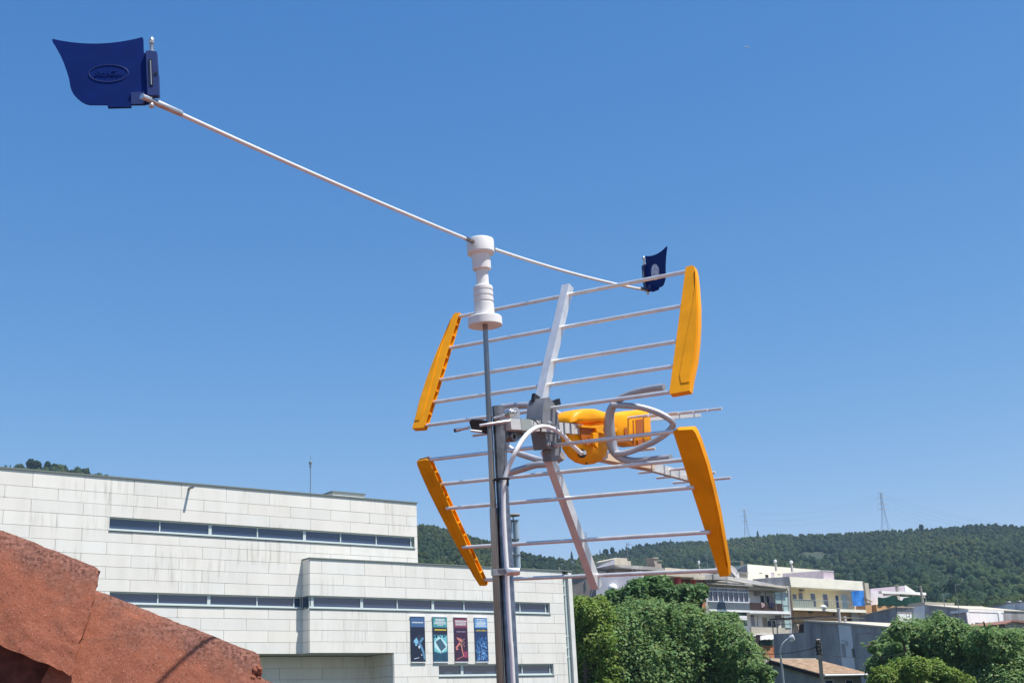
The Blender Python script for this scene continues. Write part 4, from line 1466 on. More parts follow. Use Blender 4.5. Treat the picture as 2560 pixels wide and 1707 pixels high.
# banners
BT = [(-1.02, -0.19), (0.30, 1.16), (1.60, 2.41), (2.88, 3.68)]
BCOL = [((0.055, 0.13, 0.28), (0.012, 0.020, 0.055)), ((0.06, 0.30, 0.33), (0.02, 0.10, 0.17)), ((0.22, 0.055, 0.10), (0.055, 0.022, 0.065)), ((0.12, 0.32, 0.60), (0.02, 0.055, 0.16))]
BLAB = ['steel blue hanging banner with a microscope picture', 'teal hanging banner with a square chip and a yellow line of text', 'wine red hanging banner with orange pink shapes', 'light blue hanging banner with a dense circuit picture, nearest the mast']
bw = mat('banner_white', (0.78, 0.79, 0.80), 0.7)
by = mat('banner_yellow', (0.72, 0.55, 0.04), 0.7)
for i, (ta_, tb_) in enumerate(BT):
    zt, zb = ez + 5.85, ez + 3.68
    bo = thing('wall_banner', BLAB[i], 'banner', RP.w((ta_ + tb_) / 2, zb, .05), 'banners hanging on the white wall')
    hd, dk = BCOL[i]
    bm = NB()
    RP.tzbox(bm, ta_, tb_, zb, zt - .5, .035, .055)
    build('picture_panel', bm, mat('banner_dark', dk, 0.65, col2=tuple(c * .7 for c in dk), vscale=2.0), bo)
    bm = NB()
    RP.tzbox(bm, ta_, tb_, zt - .5, zt, .035, .056)
    build('title_panel', bm, mat('banner_title', hd, 0.65), bo)
    for za_, zc_ in ((zt, zt + .05), (zb - .04, zb)):
        bm = NB()
        RP.tzbox(bm, ta_ - .02, tb_ + .02, za_, zc_, .02, .075)
        build('banner_rail', bm, bw, bo)
    bm = NB()
    W_ = tb_ - ta_
    rr = random.Random(20 + i)
    rows = {0: [(.28, .055, .78)], 1: [(.10, .05, .66), (.17, .05, .64), (.245, .05, .80), (.32, .05, .84), (.39, .04, .40)], 2: [(.17, .06, .90), (.26, .055, .84), (.355, .06, .82)], 3: [(.08, .04, .72), (.14, .03, .12), (.20, .045, .66), (.265, .045, .80), (.33, .045, .68), (.40, .05, .84)]}[i]
    for dz_, hh, wf in rows:      # illegible lines of small print, kept as broken dashes
        x = (ta_ + tb_) / 2 - W_ * wf / 2
        xe = x + W_ * wf
        while x < xe:
            w_ = min(rr.uniform(.022, .05), xe - x)
            RP.tzbox(bm, x, x + w_, zt - dz_ - hh / 2 * rr.uniform(.7, 1), zt - dz_ + hh / 2 * rr.uniform(.8, 1), .056, .0585)
            x += w_ + rr.uniform(.004, .012)
    build('title_lines', bm, bw, bo)

    def pic(col, polys, off):
        bm2 = NB()
        for pts in polys: prism(bm2, [RP.w(ta_ + W_ * u, zb + (zt - .5 - zb) * v, off) for u, v in pts], N1 * -.003)
        build('picture_shape', bm2, mat('banner_print', col, .65), bo)
    if i == 0:
        pic((0.22, 0.50, 0.70), [[(.18, .60), (.38, .70), (.52, .60), (.46, .52), (.20, .55)], [(.26, .53), (.44, .53), (.40, .46), (.30, .46)]], .0585)
        pic((0.10, 0.24, 0.42), [[(.55, .62), (.75, .48), (.92, .30), (.97, .10), (.88, .05), (.80, .25), (.62, .44), (.5, .5)], [(.5, .60), (.85, .72), (.9, .66), (.6, .5)]], .0582)
        pic((0.55, 0.66, 0.75), [[(.48, .44), (.58, .48), (.64, .42), (.56, .37)], [(.70, .22), (.76, .22), (.76, .18), (.70, .18)], [(.2, .10), (.55, .13), (.55, .115), (.2, .08)]], .0589)
        pic((0.02, 0.035, 0.07), [[(.35, .72), (.62, .80), (.85, .74), (.6, .60), (.5, .60)]], .0586)
    if i == 1:
        pic((0.16, 0.50, 0.56), [[(.05, .78), (.95, .78), (.95, .30), (.5, .24), (.05, .30)]], .0575)
        pic((0.50, 0.75, 0.76), [[(.06, .58), (.46, .76), (.96, .50), (.90, .38), (.50, .25), (.08, .42)]], .058)
        pic((0.05, 0.12, 0.18), [[(.14, .58), (.50, .68), (.88, .43), (.52, .30)]], .0585)
        pic((0.02, 0.06, 0.13), [[(x, y), (x + .06, y + .01), (x + .05, y + .05), (x - .01, y + .04)] for x, y in [(rr.uniform(.03, .9), rr.choice([rr.uniform(.02, .25), rr.uniform(.68, .76)])) for _ in range(46)]], .0588)
        pic((0.014, 0.022, 0.05), [[(0, 1), (1, 1), (1, .80), (0, .80)]], .0576)
        bm2 = NB()
        x = ta_ + W_ * .1
        while x < tb_ - W_ * .1:
            w_ = rr.uniform(.02, .05)
            RP.tzbox(bm2, x, x + w_, zt - .655, zt - .585, .056, .0592)
            x += w_ + .008
        build('title_lines', bm2, by, bo)
    if i == 2:
        pic((0.62, 0.22, 0.18), [[(.12, .72), (.42, .68), (.62, .60), (.40, .58), (.2, .66)], [(.05, .42), (.35, .58), (.42, .52), (.16, .40), (.30, .36), (.08, .34)], [(.40, .56), (.52, .50), (.68, .14), (.60, .16)], [(.12, .08), (.58, .16), (.58, .145), (.12, .06)]], .0585)
        pic((0.50, 0.30, 0.26), [[(.40 + .09 * a, .62 + .05 * b), (.47 + .09 * a, .63 + .05 * b), (.46 + .09 * a, .595 + .05 * b), (.41 + .09 * a, .59 + .05 * b)] for a in range(4) for b in (-3, -2, -1, 0, 1)if (a + b) % 2 == 0], .0588)
        pic((0.30, 0.05, 0.12), [[(.70, .30), (.95, .30), (.95, .12), (.62, .12)]], .0583)
        pic((0.45, 0.45, 0.60), [[(.15 + .1 * a, .88), (.22 + .1 * a, .90), (.21 + .1 * a, .86)] for a in range(7)], .0589)
    if i == 3:
        pic((0.06, 0.20, 0.48), [[(x, y), (x + a, y), (x + a, y + b), (x, y + b)] for x, y, a, b in [(rr.uniform(.03, .85), rr.uniform(.03, .68), rr.uniform(.03, .12), rr.uniform(.015, .06)) for _ in range(110)]], .058)
        pic((0.22, 0.45, 0.75), [[(x, y), (x + a, y), (x + a, y + b), (x, y + b)] for x, y, a, b in [(rr.uniform(.05, .85), rr.uniform(.03, .6), rr.uniform(.02, .08), rr.uniform(.01, .05)) for _ in range(50)]], .0585)
        bm2 = NB()
        for k in range(9):
            x = ta_ + W_ * (.08 + .095 * k)
            RP.tzbox(bm2, x, x + .045, zt - .66, zt - .66 + rr.uniform(.04, .09), .056, .059)
        build('title_lines', bm2, by, bo)
# =================================================================== TOWN
def PL(k, x, y, d, e='front'):
    C = at(k, x, y, d)
    C = Vector((C.x, C.y, 0))
    if e == 'askew': return Plane(C, E3, N3)
    return Plane(C, E1, N1) if e == 'front' else Plane(C, E2, N2)


def wall_part(parent, name, pl, k, pts, depth, m, off=0.0, bevel=0):
    bm = NB()
    pl.poly(bm, k, pts, off, depth)
    return build(name, bm, m, parent, bevel=bevel)


def rects(parent, name, pl, k, lst, o0, o1, m):
    o = None
    for r in lst:
        bm = NB()
        pl.rect(bm, k, *r, o0, o1)
        o = build(name, bm, m, parent)
    return o


def window(parent, pl, k, x0, y0, x1, y1, fm=None, nx=1, ny=1, off=0.0, glass=None, name='window'):
    t0, t1, z0, z1 = pl.span(k, x0, y0, x1, y1)
    bm = NB()
    w_ = .05
    o0, o1 = off + .003, off + .05
    pl.tzbox(bm, t0, t1, z1 - w_, z1, o0, o1)
    pl.tzbox(bm, t0, t1, z0, z0 + w_, o0, o1 + .03)
    for i in range(nx + 1):
        t_ = t0 + (t1 - t0) * i / nx
        pl.tzbox(bm, max(min(t0, t1), t_ - w_ / 2), min(max(t0, t1), t_ + w_ / 2), z0 + w_ + .001, z1 - w_ - .001, o0, o1 - .004)
    f = build(name, bm, fm or M['frame'], parent)
    bm = NB()
    pl.tzbox(bm, t0 + .02, t1 - .02, z0 + .02, z1 - .02, off + .004, off + .02)
    build('pane', bm, glass or M['glass'], f)
    return f


# ---- taupe house and pale gabled house, left of the tree
p = PL('C3', 300, 800, 127, 'askew')
hs = thing('taupe_house', 'taupe rendered house end, half hidden between the white building and the pale gabled house', 'house', p.pt('C3', 200, 1200))
wall_part(hs, 'wall', p, 'C3', [(30, 745), (150, 722), (350, 622), (360, 1300), (30, 1300)], 5, M['taupe'])
bm = NB()
p.poly(bm, 'C3', [(20, 738), (148, 712), (352, 610), (352, 622), (150, 724), (20, 750)], .12, 5.2)
build('roof', bm, M['roofgrey'], hs)
window(hs, p, 'C3', 282, 885, 355, 985, nx=3, fm=M['beige'])
rects(hs, 'drain_pipe', p, 'C3', [(212, 780, 217, 890)], .003, .08, M['galv'])

p = PL('C3', 572, 700, 123, 'askew')
pf = Plane(p.pt('C3', 574, 700) * 1.0, E1, N1)
hs = thing('gabled_house', 'pale lilac gabled house with a beige parapet, brown chimney and lean-to roof', 'house', p.pt('C3', 450, 1250))
wall_part(hs, 'wall', p, 'C3', [(352, 625), (572, 527), (576, 1250), (352, 1250)], 7, M['lilac_wall'])
wall_part(hs, 'parapet', pf, 'C3', [(566, 524), (596, 506), (722, 514), (728, 545), (770, 550), (772, 600), (572, 592)], 2.7, M['beige'], off=.02)
p2 = PL('C3', 905, 700, 120, 'askew')
wall_part(hs, 'extension_wall', p2, 'C3', [(345, 735), (570, 700), (905, 668), (910, 760), (940, 1250), (345, 1250)], 5, M['lilac_wall'])
bm = NB()
pf2 = PL('C3', 900, 640, 124)
pf2.poly(bm, 'C3', [(575, 590), (772, 600), (1145, 626), (1192, 656), (1190, 672), (900, 650), (640, 622), (575, 600)], 1.0, 3.4)
rf = build('roof', bm, M['roofgrey'], hs)
wall_part(hs, 'terrace_wall', pf2, 'C3', [(575, 592), (1190, 660), (1190, 760), (575, 760)], 2.2, M['taupe'], off=-.3)
wall_part(hs, 'low_wall', pf2, 'C3', [(1190, 628), (1640, 662), (1640, 760), (1190, 740)], 2.6, M['beige'], off=0.0)
rects(hs, 'chimney', pf2, 'C3', [(1066, 578, 1146, 625), (1052, 515, 1100, 579)], -2, -.9, M['taupe'])
rects(hs, 'chimney_cap', pf2, 'C3', [(1044, 503, 1108, 516), (1100, 540, 1155, 546)], -2.1, -.8, M['roofgrey'])
bm = NB()
for x in (785, 840): beam(bm, pf2.pt('C3', x, 672, .4), pf2.pt('C3', x + 12, 622, .9), .08, .08)
build('roof_bracket', bm, M['beige'], hs)
c = p2.pt('C3', 548, 940, .3)
bm = NB()
tube(bm, [c, p2.pt('C3', 548, 905, .3)], .22, 12)
ball(bm, p2.pt('C3', 548, 880, .3), .45, 2)
tag(build('vent_cowl', bm, M['white_plastic'], None, base=c, smooth=40), 'white round vent cowl low in front of the pale lilac wall', 'vent cowl', 'roof vent cowls')

# ---- maroon terrace house
p = PL('C3', 1400, 800, 126)
hs = thing('maroon_house', 'dark maroon house front with red posts above the trees', 'house', p.pt('C3', 1400, 1200))
wall_part(hs, 'wall', p, 'C3', [(1090, 735), (1672, 735), (1680, 1250), (1090, 1250)], 8, M['maroon'], off=-1.2)
rects(hs, 'post', p, 'C3', [(1140, 745, 1172, 870), (1350, 745, 1390, 880), (1545, 745, 1578, 870)], -.4, 0, M['redpost'])
rects(hs, 'eave', p, 'C3', [(1090, 700, 1680, 738)], -9, .5, M['beige'])
rects(hs, 'fascia', p, 'C3', [(1540, 738, 1680, 772), (1290, 868, 1700, 885)], .003, .55, M['beige'])
wall_part(hs, 'roof_slab', p, 'C3', [(1540, 735), (1875, 700), (1960, 735), (1960, 775), (1680, 775)], 5, M['roofgrey'], off=-.8)

# ---- brick sheds seen through the tree
p = PL('B7', 1250, 700, 112)
hs = thing('brick_shed', 'low bare orange brick shed glimpsed through the tree tops', 'shed', p.pt('B7', 1250, 1000))
wall_part(hs, 'wall', p, 'B7', [(985, 690), (1190, 688), (1300, 668), (1350, 640), (1480, 615), (1525, 640), (1535, 1000), (985, 1000)], 4, M['brick'])
rects(hs, 'wall_cap', p, 'B7', [(985, 655, 1190, 690)], -4, .1, M['taupe'])
rects(hs, 'chimney', p, 'B7', [(1030, 585, 1085, 640), (1460, 610, 1500, 650)], -1, -.2, M['ochre'])

# ---- apartment house with glazed gallery
A = PL('C4', 900, 900, 140)
hs = thing('apartment_house', 'apartment house with grey corrugated roof, glazed gallery and dark balcony screen', 'apartment house', A.pt('C4', 900, 1700))
wall_part(hs, 'wall', A, 'C4', [(160, 330), (205, 430), (1715, 520), (1770, 1750), (160, 1750)], 9, M['white_wall'], off=-1.6)
wall_part(hs, 'corner_pier', A, 'C4', [(150, 320), (200, 330), (215, 770), (245, 900), (245, 1750), (190, 1750), (165, 700)], 1.7, M['concrete_dark'], off=.05)
wall_part(hs, 'corner_pier', A, 'C4', [(1690, 560), (1716, 545), (1790, 1750), (1740, 1750)], .15, M['concrete'], off=.02)
bm = NB()
q = [A.pt('C4', 205, 432, .35), A.pt('C4', 1712, 528, .35)]
back = [A.pt('C4', 1000, 345, -9), A.pt('C4', 150, 300, -4)]
prism(bm, [A.pt('C4', 200, 412, .5), A.pt('C4', 1705, 508, .5), A.w(A.q('C4', 1705, 508)[0], A.q('C4', 1705, 508)[1] + 1.5, -5.5), A.w(A.q('C4', 200, 412)[0], A.q('C4', 200, 412)[1] + 2.3, -5.5)], Vector((0, 0, -.09)))
for i in range(40):     # corrugations
    f = i / 39
    a_ = A.pt('C4', 200, 412, .5).lerp(A.pt('C4', 1705, 508, .5), f)
    b_ = A.w(A.q('C4', 200, 412)[0], A.q('C4', 200, 412)[1] + 2.3, -5.5).lerp(A.w(A.q('C4', 1705, 508)[0], A.q('C4', 1705, 508)[1] + 1.5, -5.5), f)
    beam(bm, a_ + Vector((0, 0, .02)), b_ + Vector((0, 0, .02)), .12, .08)
build('roof', bm, M['roofgrey'], hs)
bm = NB()
for a_, b_ in (((205, 380), (560, 400)), ((420, 330), (900, 420)), ((1050, 445), (1640, 510))):
    beam(bm, A.pt('C4', *a_, .45), A.pt('C4', *b_, .30), .35, .10)
build('loose_roof_sheet', bm, M['beige'], hs)
rects(hs, 'eave', A, 'C4', [(205, 428, 960, 462), (960, 455, 1715, 540)], -1.55, .25, M['beige'])
rects(hs, 'apron_wall', A, 'C4', [(238, 770, 985, 912)], -.25, 0, M['apron'])
t0, t1, z0, z1 = A.span('C4', 212, 505, 968, 770)
bm = NB()
zt_, zm_ = z1, z1 - (z1 - z0) * .26
zb_ = z0
for zz in (zt_ - .04, zm_, zb_ + .04): A.tzbox(bm, t0, t1, zz - .05, zz + .05, -.2, -.02)
for i in range(9):
    t_ = t0 + (t1 - t0) * i / 8
    big = i % 2 == 0
    A.tzbox(bm, t_ - (.05 if big else .04), t_ + (.05 if big else .04), zb_, zt_ if big else zm_, -.19, -.015 if big else -.025)
f = build('gallery_window', bm, M['white_wall'], hs)
for i in range(8):
    bm = NB()
    A.tzbox(bm, t0 + (t1 - t0) * i / 8 + .02, t0 + (t1 - t0) * (i + 1) / 8 - .02, zb_ + .05, zt_ - .05, -.15, -.11)
    build('pane', bm, M['glass'], f)
rects(hs, 'gallery_header', A, 'C4', [(212, 470, 968, 503)], -.3, -.05, M['taupe'])
rects(hs, 'balcony_slab', A, 'C4', [(245, 908, 985, 945), (985, 930, 1735, 978)], -1.6, .12, M['white_wall'])
rects(hs, 'balcony_screen', A, 'C4', [(990, 785, 1605, 925)], -.06, 0, M['darkwood'])
Ai = A.shifted(-1.6)
rects(hs, 'air_conditioner', Ai, 'C4', [(1112, 565, 1192, 640)], .003, .4, M['concrete'])
window(hs, Ai, 'C4', 1185, 650, 1245, 790, name='door', fm=M['taupe'])
window(hs, Ai, 'C4', 1290, 655, 1445, 790, nx=3, fm=M['white_wall'])
bm = NB()
for x in (1462, 1580, 1592, 1720): A.tzbox(bm, A.q('C4', x, 760)[0] - .05, A.q('C4', x, 760)[0] + .05, A.q('C4', x, 945)[1], A.q('C4', x, 585)[1], -.12, 0)
for x0, x1, y in ((1462, 1590, 585), (1462, 1590, 640), (1592, 1725, 600), (1592, 1725, 645), (1592, 1725, 825)): A.rect(bm, 'C4', x0, y - 6, x1, y + 6, -.11, -.004)
f = build('glazed_corner', bm, M['rail'], hs)
rects(f, 'pane', A, 'C4', [(1466, 590, 1580, 800), (1596, 600, 1720, 945)], -.08, -.05, M['paleglass'])
rects(hs, 'awning', A, 'C4', [(440, 1018, 585, 1055), (800, 1018, 935, 1058), (805, 1062, 940, 1092)], .003, .7, M['white_plastic'])
rects(hs, 'dark_shutter', A, 'C4', [(255, 950, 930, 1015), (805, 1100, 940, 1200)], -.6, -.02, M['awning_green'])
window(hs, Ai, 'C4', 1000, 985, 1075, 1215, ny=2)
window(hs, Ai, 'C4', 1215, 1045, 1310, 1225, fm=M['white_wall'], name='door', glass=M['taupe'])
window(hs, Ai, 'C4', 1312, 1105, 1400, 1225, fm=M['frame'])
rects(hs, 'dark_doorway', Ai, 'C4', [(1405, 1110, 1460, 1225)], .003, .05, M['dark'])
rects(hs, 'air_conditioner', Ai, 'C4', [(1500, 1005, 1600, 1045)], .003, .4, M['concrete'])
window(hs, A, 'C4', 1625, 1020, 1735, 1240, ny=2, glass=M['paleglass'])
bm = NB()
tube(bm, [Ai.pt('C4', 1100, 1025, .06), Ai.pt('C4', 1135, 1030, .06), Ai.pt('C4', 1130, 1205, .06), Ai.pt('C4', 1160, 1210, .06)], .035, 6)
tube(bm, [Ai.pt('C4', 1275, 560, .06), Ai.pt('C4', 1285, 780, .06)], .03, 6)
build('drain_pipe', bm, M['galv'], hs)
rects(hs, 'balcony_parapet', A, 'C4', [(1020, 1232, 1745, 1352)], -.2, 0, M['beige'])
rects(hs, 'balcony_slab', A, 'C4', [(805, 1362, 1100, 1388), (1100, 1352, 1420, 1368)], -1.6, .15, M['white_wall'])
rects(hs, 'lower_wall', A, 'C4', [(245, 1390, 1420, 1750)], -1.5, -.3, M['taupe'])
# awning with scalloped edge above the grey wall
bm = NB()
pts = [A.pt('B8', 20, 812, 1.2), A.pt('B8', 120, 806, 1.2), A.pt('B8', 120, 850, 1.5)]
for i in range(6): pts.append(A.pt('B8', 120 - i * 20, 850 if i % 2 else 842, 1.5))
prism(bm, pts, N1 * -.3)
build('awning', bm, M['white_plastic'], hs)
rects(hs, 'green_awning', A, 'B8', [(0, 852, 118, 900)], .9, 1.1, M['awning_green'])
rects(hs, 'brick_base', A, 'B8', [(0, 900, 135, 1010), ], .2, 1.0, M['brick'])
rects(hs, 'yard_wall', A, 'B8', [(20, 1012, 150, 1060), ], .2, 1.3, M['beige'])
for nm, lst, m_, lab, c_ in (('laundry', [(1200, 772, 1225, 868), (1228, 790, 1258, 850)], mat('pink_grey_cloth', (.38, .27, .27), .9), 'pinkish grey washing hung over the dark balcony screen', 'laundry'),
                             ('laundry', [(1342, 768, 1382, 862), (1384, 775, 1440, 830), (1395, 830, 1425, 872)], mat('navy_cloth', (.012, .015, .05), .9), 'dark navy washing hung over the dark balcony screen', 'laundry')):
    bm = NB()
    for r in lst: A.rect(bm, 'C4', *r, .004, .05)
    bmesh.ops.subdivide_edges(bm, edges=bm.edges[:], cuts=3, use_grid_fill=True)
    for v in bm.verts: v.co += N1 * (noise.noise(v.co * 6) * .04 + .03)
    tag(build(nm, bm, m_, None, base=A.pt('C4', lst[0][0], lst[0][3]), smooth=80), lab, c_, 'washing on the balcony')
bm = NB()
A.rect(bm, 'C4', 1488, 785, 1516, 826, -.3, -.08)
tag(build('plastic_tub', bm, M['white_plastic'], None, base=A.pt('C4', 1500, 826), bevel=.03), 'small white tub standing at the end of the dark balcony', 'tub')

# ---- cream block with yellow balcony
Y = PL('C4', 1718, 500, 146.5)
Ys = Plane(Y.pt('C4', 1716, 500), E2, N2)
hs = thing('cream_house', 'cream house with grey flank and a recessed yellow balcony', 'house', Y.pt('C4', 1800, 1700))
rects(hs, 'wall', Y, 'B8', [(268, 395, 285, 1060)], -12, 0, M['cream'])
wall_part(hs, 'parapet', Y, 'B8', [(262, 288), (918, 330), (930, 412), (278, 378)], 12, M['cream'])
wall_part(hs, 'flank_wall', Ys, 'C4', [(1040, 345), (1715, 298), (1800, 1400), (1690, 1400), (1690, 540), (1040, 400)], -.01, M['concrete'], off=.02)
rects(hs, 'balcony_wall', Y, 'B8', [(286, 380, 925, 680)], -12, -1.5, M['ochre'])
rects(hs, 'balcony_slab', Y, 'B8', [(295, 570, 610, 590), (610, 578, 945, 604)], -1.5, .15, M['cream'])
Yi = Y.shifted(-1.5)
window(hs, Yi, 'B8', 292, 445, 325, 520, fm=M['taupe'])
window(hs, Yi, 'B8', 348, 430, 382, 570, fm=M['orange_wall'], name='door')
window(hs, Yi, 'B8', 452, 435, 495, 560, fm=M['white_wall'], name='door')
window(hs, Yi, 'B8', 560, 440, 605, 560, fm=M['white_wall'])
window(hs, Yi, 'B8', 676, 455, 700, 570, fm=M['taupe'], name='door')
window(hs, Yi, 'B8', 728, 450, 775, 575, fm=M['frame'], name='door', glass=M['paleglass'])
rects(hs, 'air_conditioner', Yi, 'B8', [(368, 395, 395, 415)], .003, .35, M['galv'])
bm = NB()
for i in range(33):
    x = 296 + (940 - 296) * i / 32
    t_ = Y.q('B8', x, 540)[0]
    zl, zh = Y.q('B8', x, 566 + (x - 296) * .03)[1], Y.q('B8', x, 490 + (x - 296) * .045)[1]
    Y.tzbox(bm, t_ - .012, t_ + .012, zl, zh, -.03, -.01)
tube(bm, [Y.pt('B8', 290, 488, -.02), Y.pt('B8', 940, 518, -.02)], .03, 6)
tube(bm, [Y.pt('B8', 290, 562, -.02), Y.pt('B8', 940, 592, -.02)], .02, 6)
rl = build('balcony_railing', bm, M['rail'], hs)
rects(rl, 'pane', Y, 'B8', [(298, 494, 480, 566)], -.06, -.04, mat('smoky_glass', (.30, .33, .27), .2))
rects(hs, 'lower_front', Y, 'B8', [(300, 590, 925, 700)], -6, -.5, M['orange_wall'])
rects(hs, 'dark_doorway', Y, 'B8', [(785, 635, 815, 690), (655, 615, 670, 650), (430, 600, 470, 612)], -.48, -.44, M['dark'])
rects(hs, 'chimney', Y, 'B8', [(945, 345, 978, 545)], -1, -.2, M['beige'])
rects(hs, 'side_wall', Y, 'B8', [(942, 545, 1045, 640)], -5, -.1, M['orange_wall'])
bm = NB()
tube(bm, [Y.pt('B8', 925, 480, .1), Y.pt('B8', 1000, 512, -.1)], .06, 8)
tube(bm, [Y.pt('B8', 917, 335, .06), Y.pt('B8', 930, 410, .06)], .04, 8)
build('drain_pipe', bm, M['galv'], hs)
bm = NB()
prism(bm, [Y.pt('B8', x, y, -.3) for x, y in ((820, 690), (815, 612), (870, 605), (880, 690))], N1 * -.2)
build('arch', bm, M['beige'], hs)
# tarpaulin
bm = NB()
GX, GY = 14, 12
vs = []
for j in range(GY + 1):
    row = []
    for i in range(GX + 1):
        u, v = i / GX, j / GY
        x = (806 + 20 * v) * (1 - u) + (921 + 20 * v) * u
        y = (420 - 6 * u) * (1 - v) + (545 - 3 * u) * v + 10 * math.sin(u * math.pi) * (v - .3)
        P = Y.pt('B8', x, y, .12)
        P += N1 * (.18 * math.sin(u * 9 + v * 3) * (.3 + v * .7) + .12 * noise.noise(P * 1.3))
        row.append(bm.verts.new(P))
    vs.append(row)
for j in range(GY):
    for i in range(GX): bm.faces.new((vs[j][i], vs[j][i + 1], vs[j + 1][i + 1], vs[j + 1][i]))
bmesh.ops.solidify(bm, geom=bm.faces[:], thickness=0.015)
tag(build('tarpaulin', bm, M['tarp'], None, base=Y.pt('B8', 870, 545), smooth=70), 'bright blue tarpaulin hung across the end of the yellow balcony', 'tarpaulin')
bm = NB()
c = Y.pt('B8', 562, 560, .05)
ball(bm, c, .42, 2, (1, 1, .7))
tag(build('white_bundle', bm, M['white_plastic'], None, base=c, smooth=70), 'round white bundle on the cream balcony edge by the railing', 'bundle')

# ---- cream building behind, with mauve wall
K = PL('C4', 960, 200, 165)
hs = thing('cream_block', 'plain cream building with a sloping top behind the mauve sheet wall', 'building', K.pt('C4', 1300, 900))
wall_part(hs, 'wall', K, 'C4', [(945, 72), (2290, 180), (2300, 700), (965, 700)], 10, M['cream'])
rects(hs, 'vent_slot', K, 'C4', [(1165, 226, 1220, 236), (1505, 250, 1555, 259)], .003, .04, M['taupe'])
window(hs, K, 'C4', 1272, 262, 1326, 325, fm=M['taupe'], glass=M['dark'])
window(hs, K, 'C4', 1382, 220, 1436, 310, fm=M['lilac_wall'], glass=M['mauve'])
Ks = Plane(K.pt('C4', 945, 200), E2, N2)
wall_part(hs, 'flank_wall', Ks, 'C4', [(715, 190), (943, 78), (943, 330), (715, 330)], -.01, M['concrete_dark'], off=.03)
p = PL('C4', 700, 280, 150)
hb_ = thing('flat_roof_annexe', 'low beige annexe with a flat roof behind the corrugated roof', 'building', p.pt('C4', 700, 700))
rects(hb_, 'wall', p, 'C4', [(330, 222, 965, 700)], -7, 0, M['beige'])
rects(hb_, 'roof', p, 'C4', [(320, 208, 970, 223)], -7.1, .2, M['roofgrey'])
p = PL('C4', 2300, 260, 152, 'side')
hs = thing('sheet_metal_wall', 'mauve corrugated sheet wall rising behind the cream parapet', 'wall', p.pt('C4', 1900, 330))
wall_part(hs, 'wall', p, 'C4', [(1590, 243), (2335, 190), (2350, 420), (1590, 420)], 2.0, M['mauve'])
wall_part(hs, 'coping', p, 'C4', [(1588, 237), (2337, 183), (2337, 193), (1588, 247)], 2.05, M['white_wall'], off=.04)

# ---- vents, dishes and aerials on the roofs
def cowl(k, x, ytop, ybot, d, lab, w=11):
    c = at(k, x, ybot, d)
    tz = at(k, x, ytop, d).z - c.z
    r = w / VIEWS[k][2] / FPX * d
    t = thing('vent_cowl', lab, 'vent cowl', c, 'roof vent cowls')
    bm = NB()
    lathe(bm, c - pz * .6, pz, [(0, r * 1.1), (.6 + tz * .35, r * 1.1), (.6 + tz * .36, r * .55), (.6 + tz * .6, r * .55)], 14)
    build('vent_pipe', bm, M['concrete'], t, smooth=40)
    bm = NB()
    lathe(bm, c + pz * tz * .5, pz, [(0, r * .8), (tz * .1, r * 1.5), (tz * .38, r * 1.5), (tz * .5, r * .8)], 16)
    build('cowl_head', bm, M['lamp_lens'], t, smooth=50)


cowl('B8', 140, 135, 195, 166, 'left of the two pale round cowls on the cream sloping roof', 9)
cowl('B8', 283, 143, 205, 166, 'right of the two pale round cowls on the cream sloping roof', 10)
cowl('C3', 1610, 540, 645, 128, 'pale slim vent pipe with a small head on the low beige wall', 9)
for k, x, y0, y1, d, w, lab in (('C3', 1812, 505, 660, 130, .10, 'plain pale standpipe beside the lower orange fin on the beige roof'), ('B8', 715, 575, 712, 116, .14, 'taller grey flue pipe standing on the dark grey wall'), ('B8', 762, 650, 712, 116, .13, 'shorter grey flue pipe standing on the dark grey wall'), ('B8', 1237, 362, 520, 158, .2, 'bare concrete post left of the unfinished roof terrace'), ('B8', 1450, 375, 520, 158, .15, 'bare concrete post right of the unfinished roof terrace')):
    a_, b_ = at(k, x, y1, d), at(k, x, y0, d)
    bm = NB()
    tube(bm, [a_ - pz * .3, Vector((a_.x, a_.y, b_.z))], w, 12)
    lathe(bm, Vector((a_.x, a_.y, b_.z)), pz, [(0, w * 1.25), (.06, w * 1.25), (.1, w * .5)], 12)
    tag(build('roof_pipe', bm, M['pole_conc'] if 'grey' not in lab else M['concrete'], None, base=a_, smooth=40), lab, 'roof post', 'pipes and posts on the roofs')
c = at('C4', 690, 220, 138)
dish = thing('satellite_dish', 'grey satellite dish on the annexe roof beside the lower orange fin', 'satellite dish', at('C4', 700, 320, 138))
bm = NB()
ax_ = (N1 * .7 - RH * -.3 + pz * .45).normalized()
lathe(bm, c, ax_, [(0, .05), (.02, .25), (.10, .62), (.16, .78), (.17, .78), (.115, .62), (.04, .25), (.03, .02)], 28)
build('reflector', bm, M['concrete'], dish, smooth=50)
bm = NB()
tube(bm, [c, at('C4', 700, 330, 138)], .04, 8)
tube(bm, [c + ax_ * .05 - pz * .5, c + ax_ * .75 - pz * .15], .025, 8)
ball(bm, c + ax_ * .78 - pz * .13, .08, 1)
build('arm', bm, M['galv'], dish)


def roof_aerial(base, top, lab, bars, d, k, m_=None):
    t = thing('roof_aerial', lab, 'aerial', base, 'thin aerials on the roofs')
    bm = NB()
    tube(bm, [base, Vector((base.x, base.y, top.z))], .03, 7)
    build('aerial_pole', bm, M['pylon'], t)
    bm = NB()
    for x0, y0, x1, y1 in bars: tube(bm, [at(k, x0, y0, d), at(k, x1, y1, d)], .022, 6)
    build('aerial_bars', bm, M['pylon'], t)


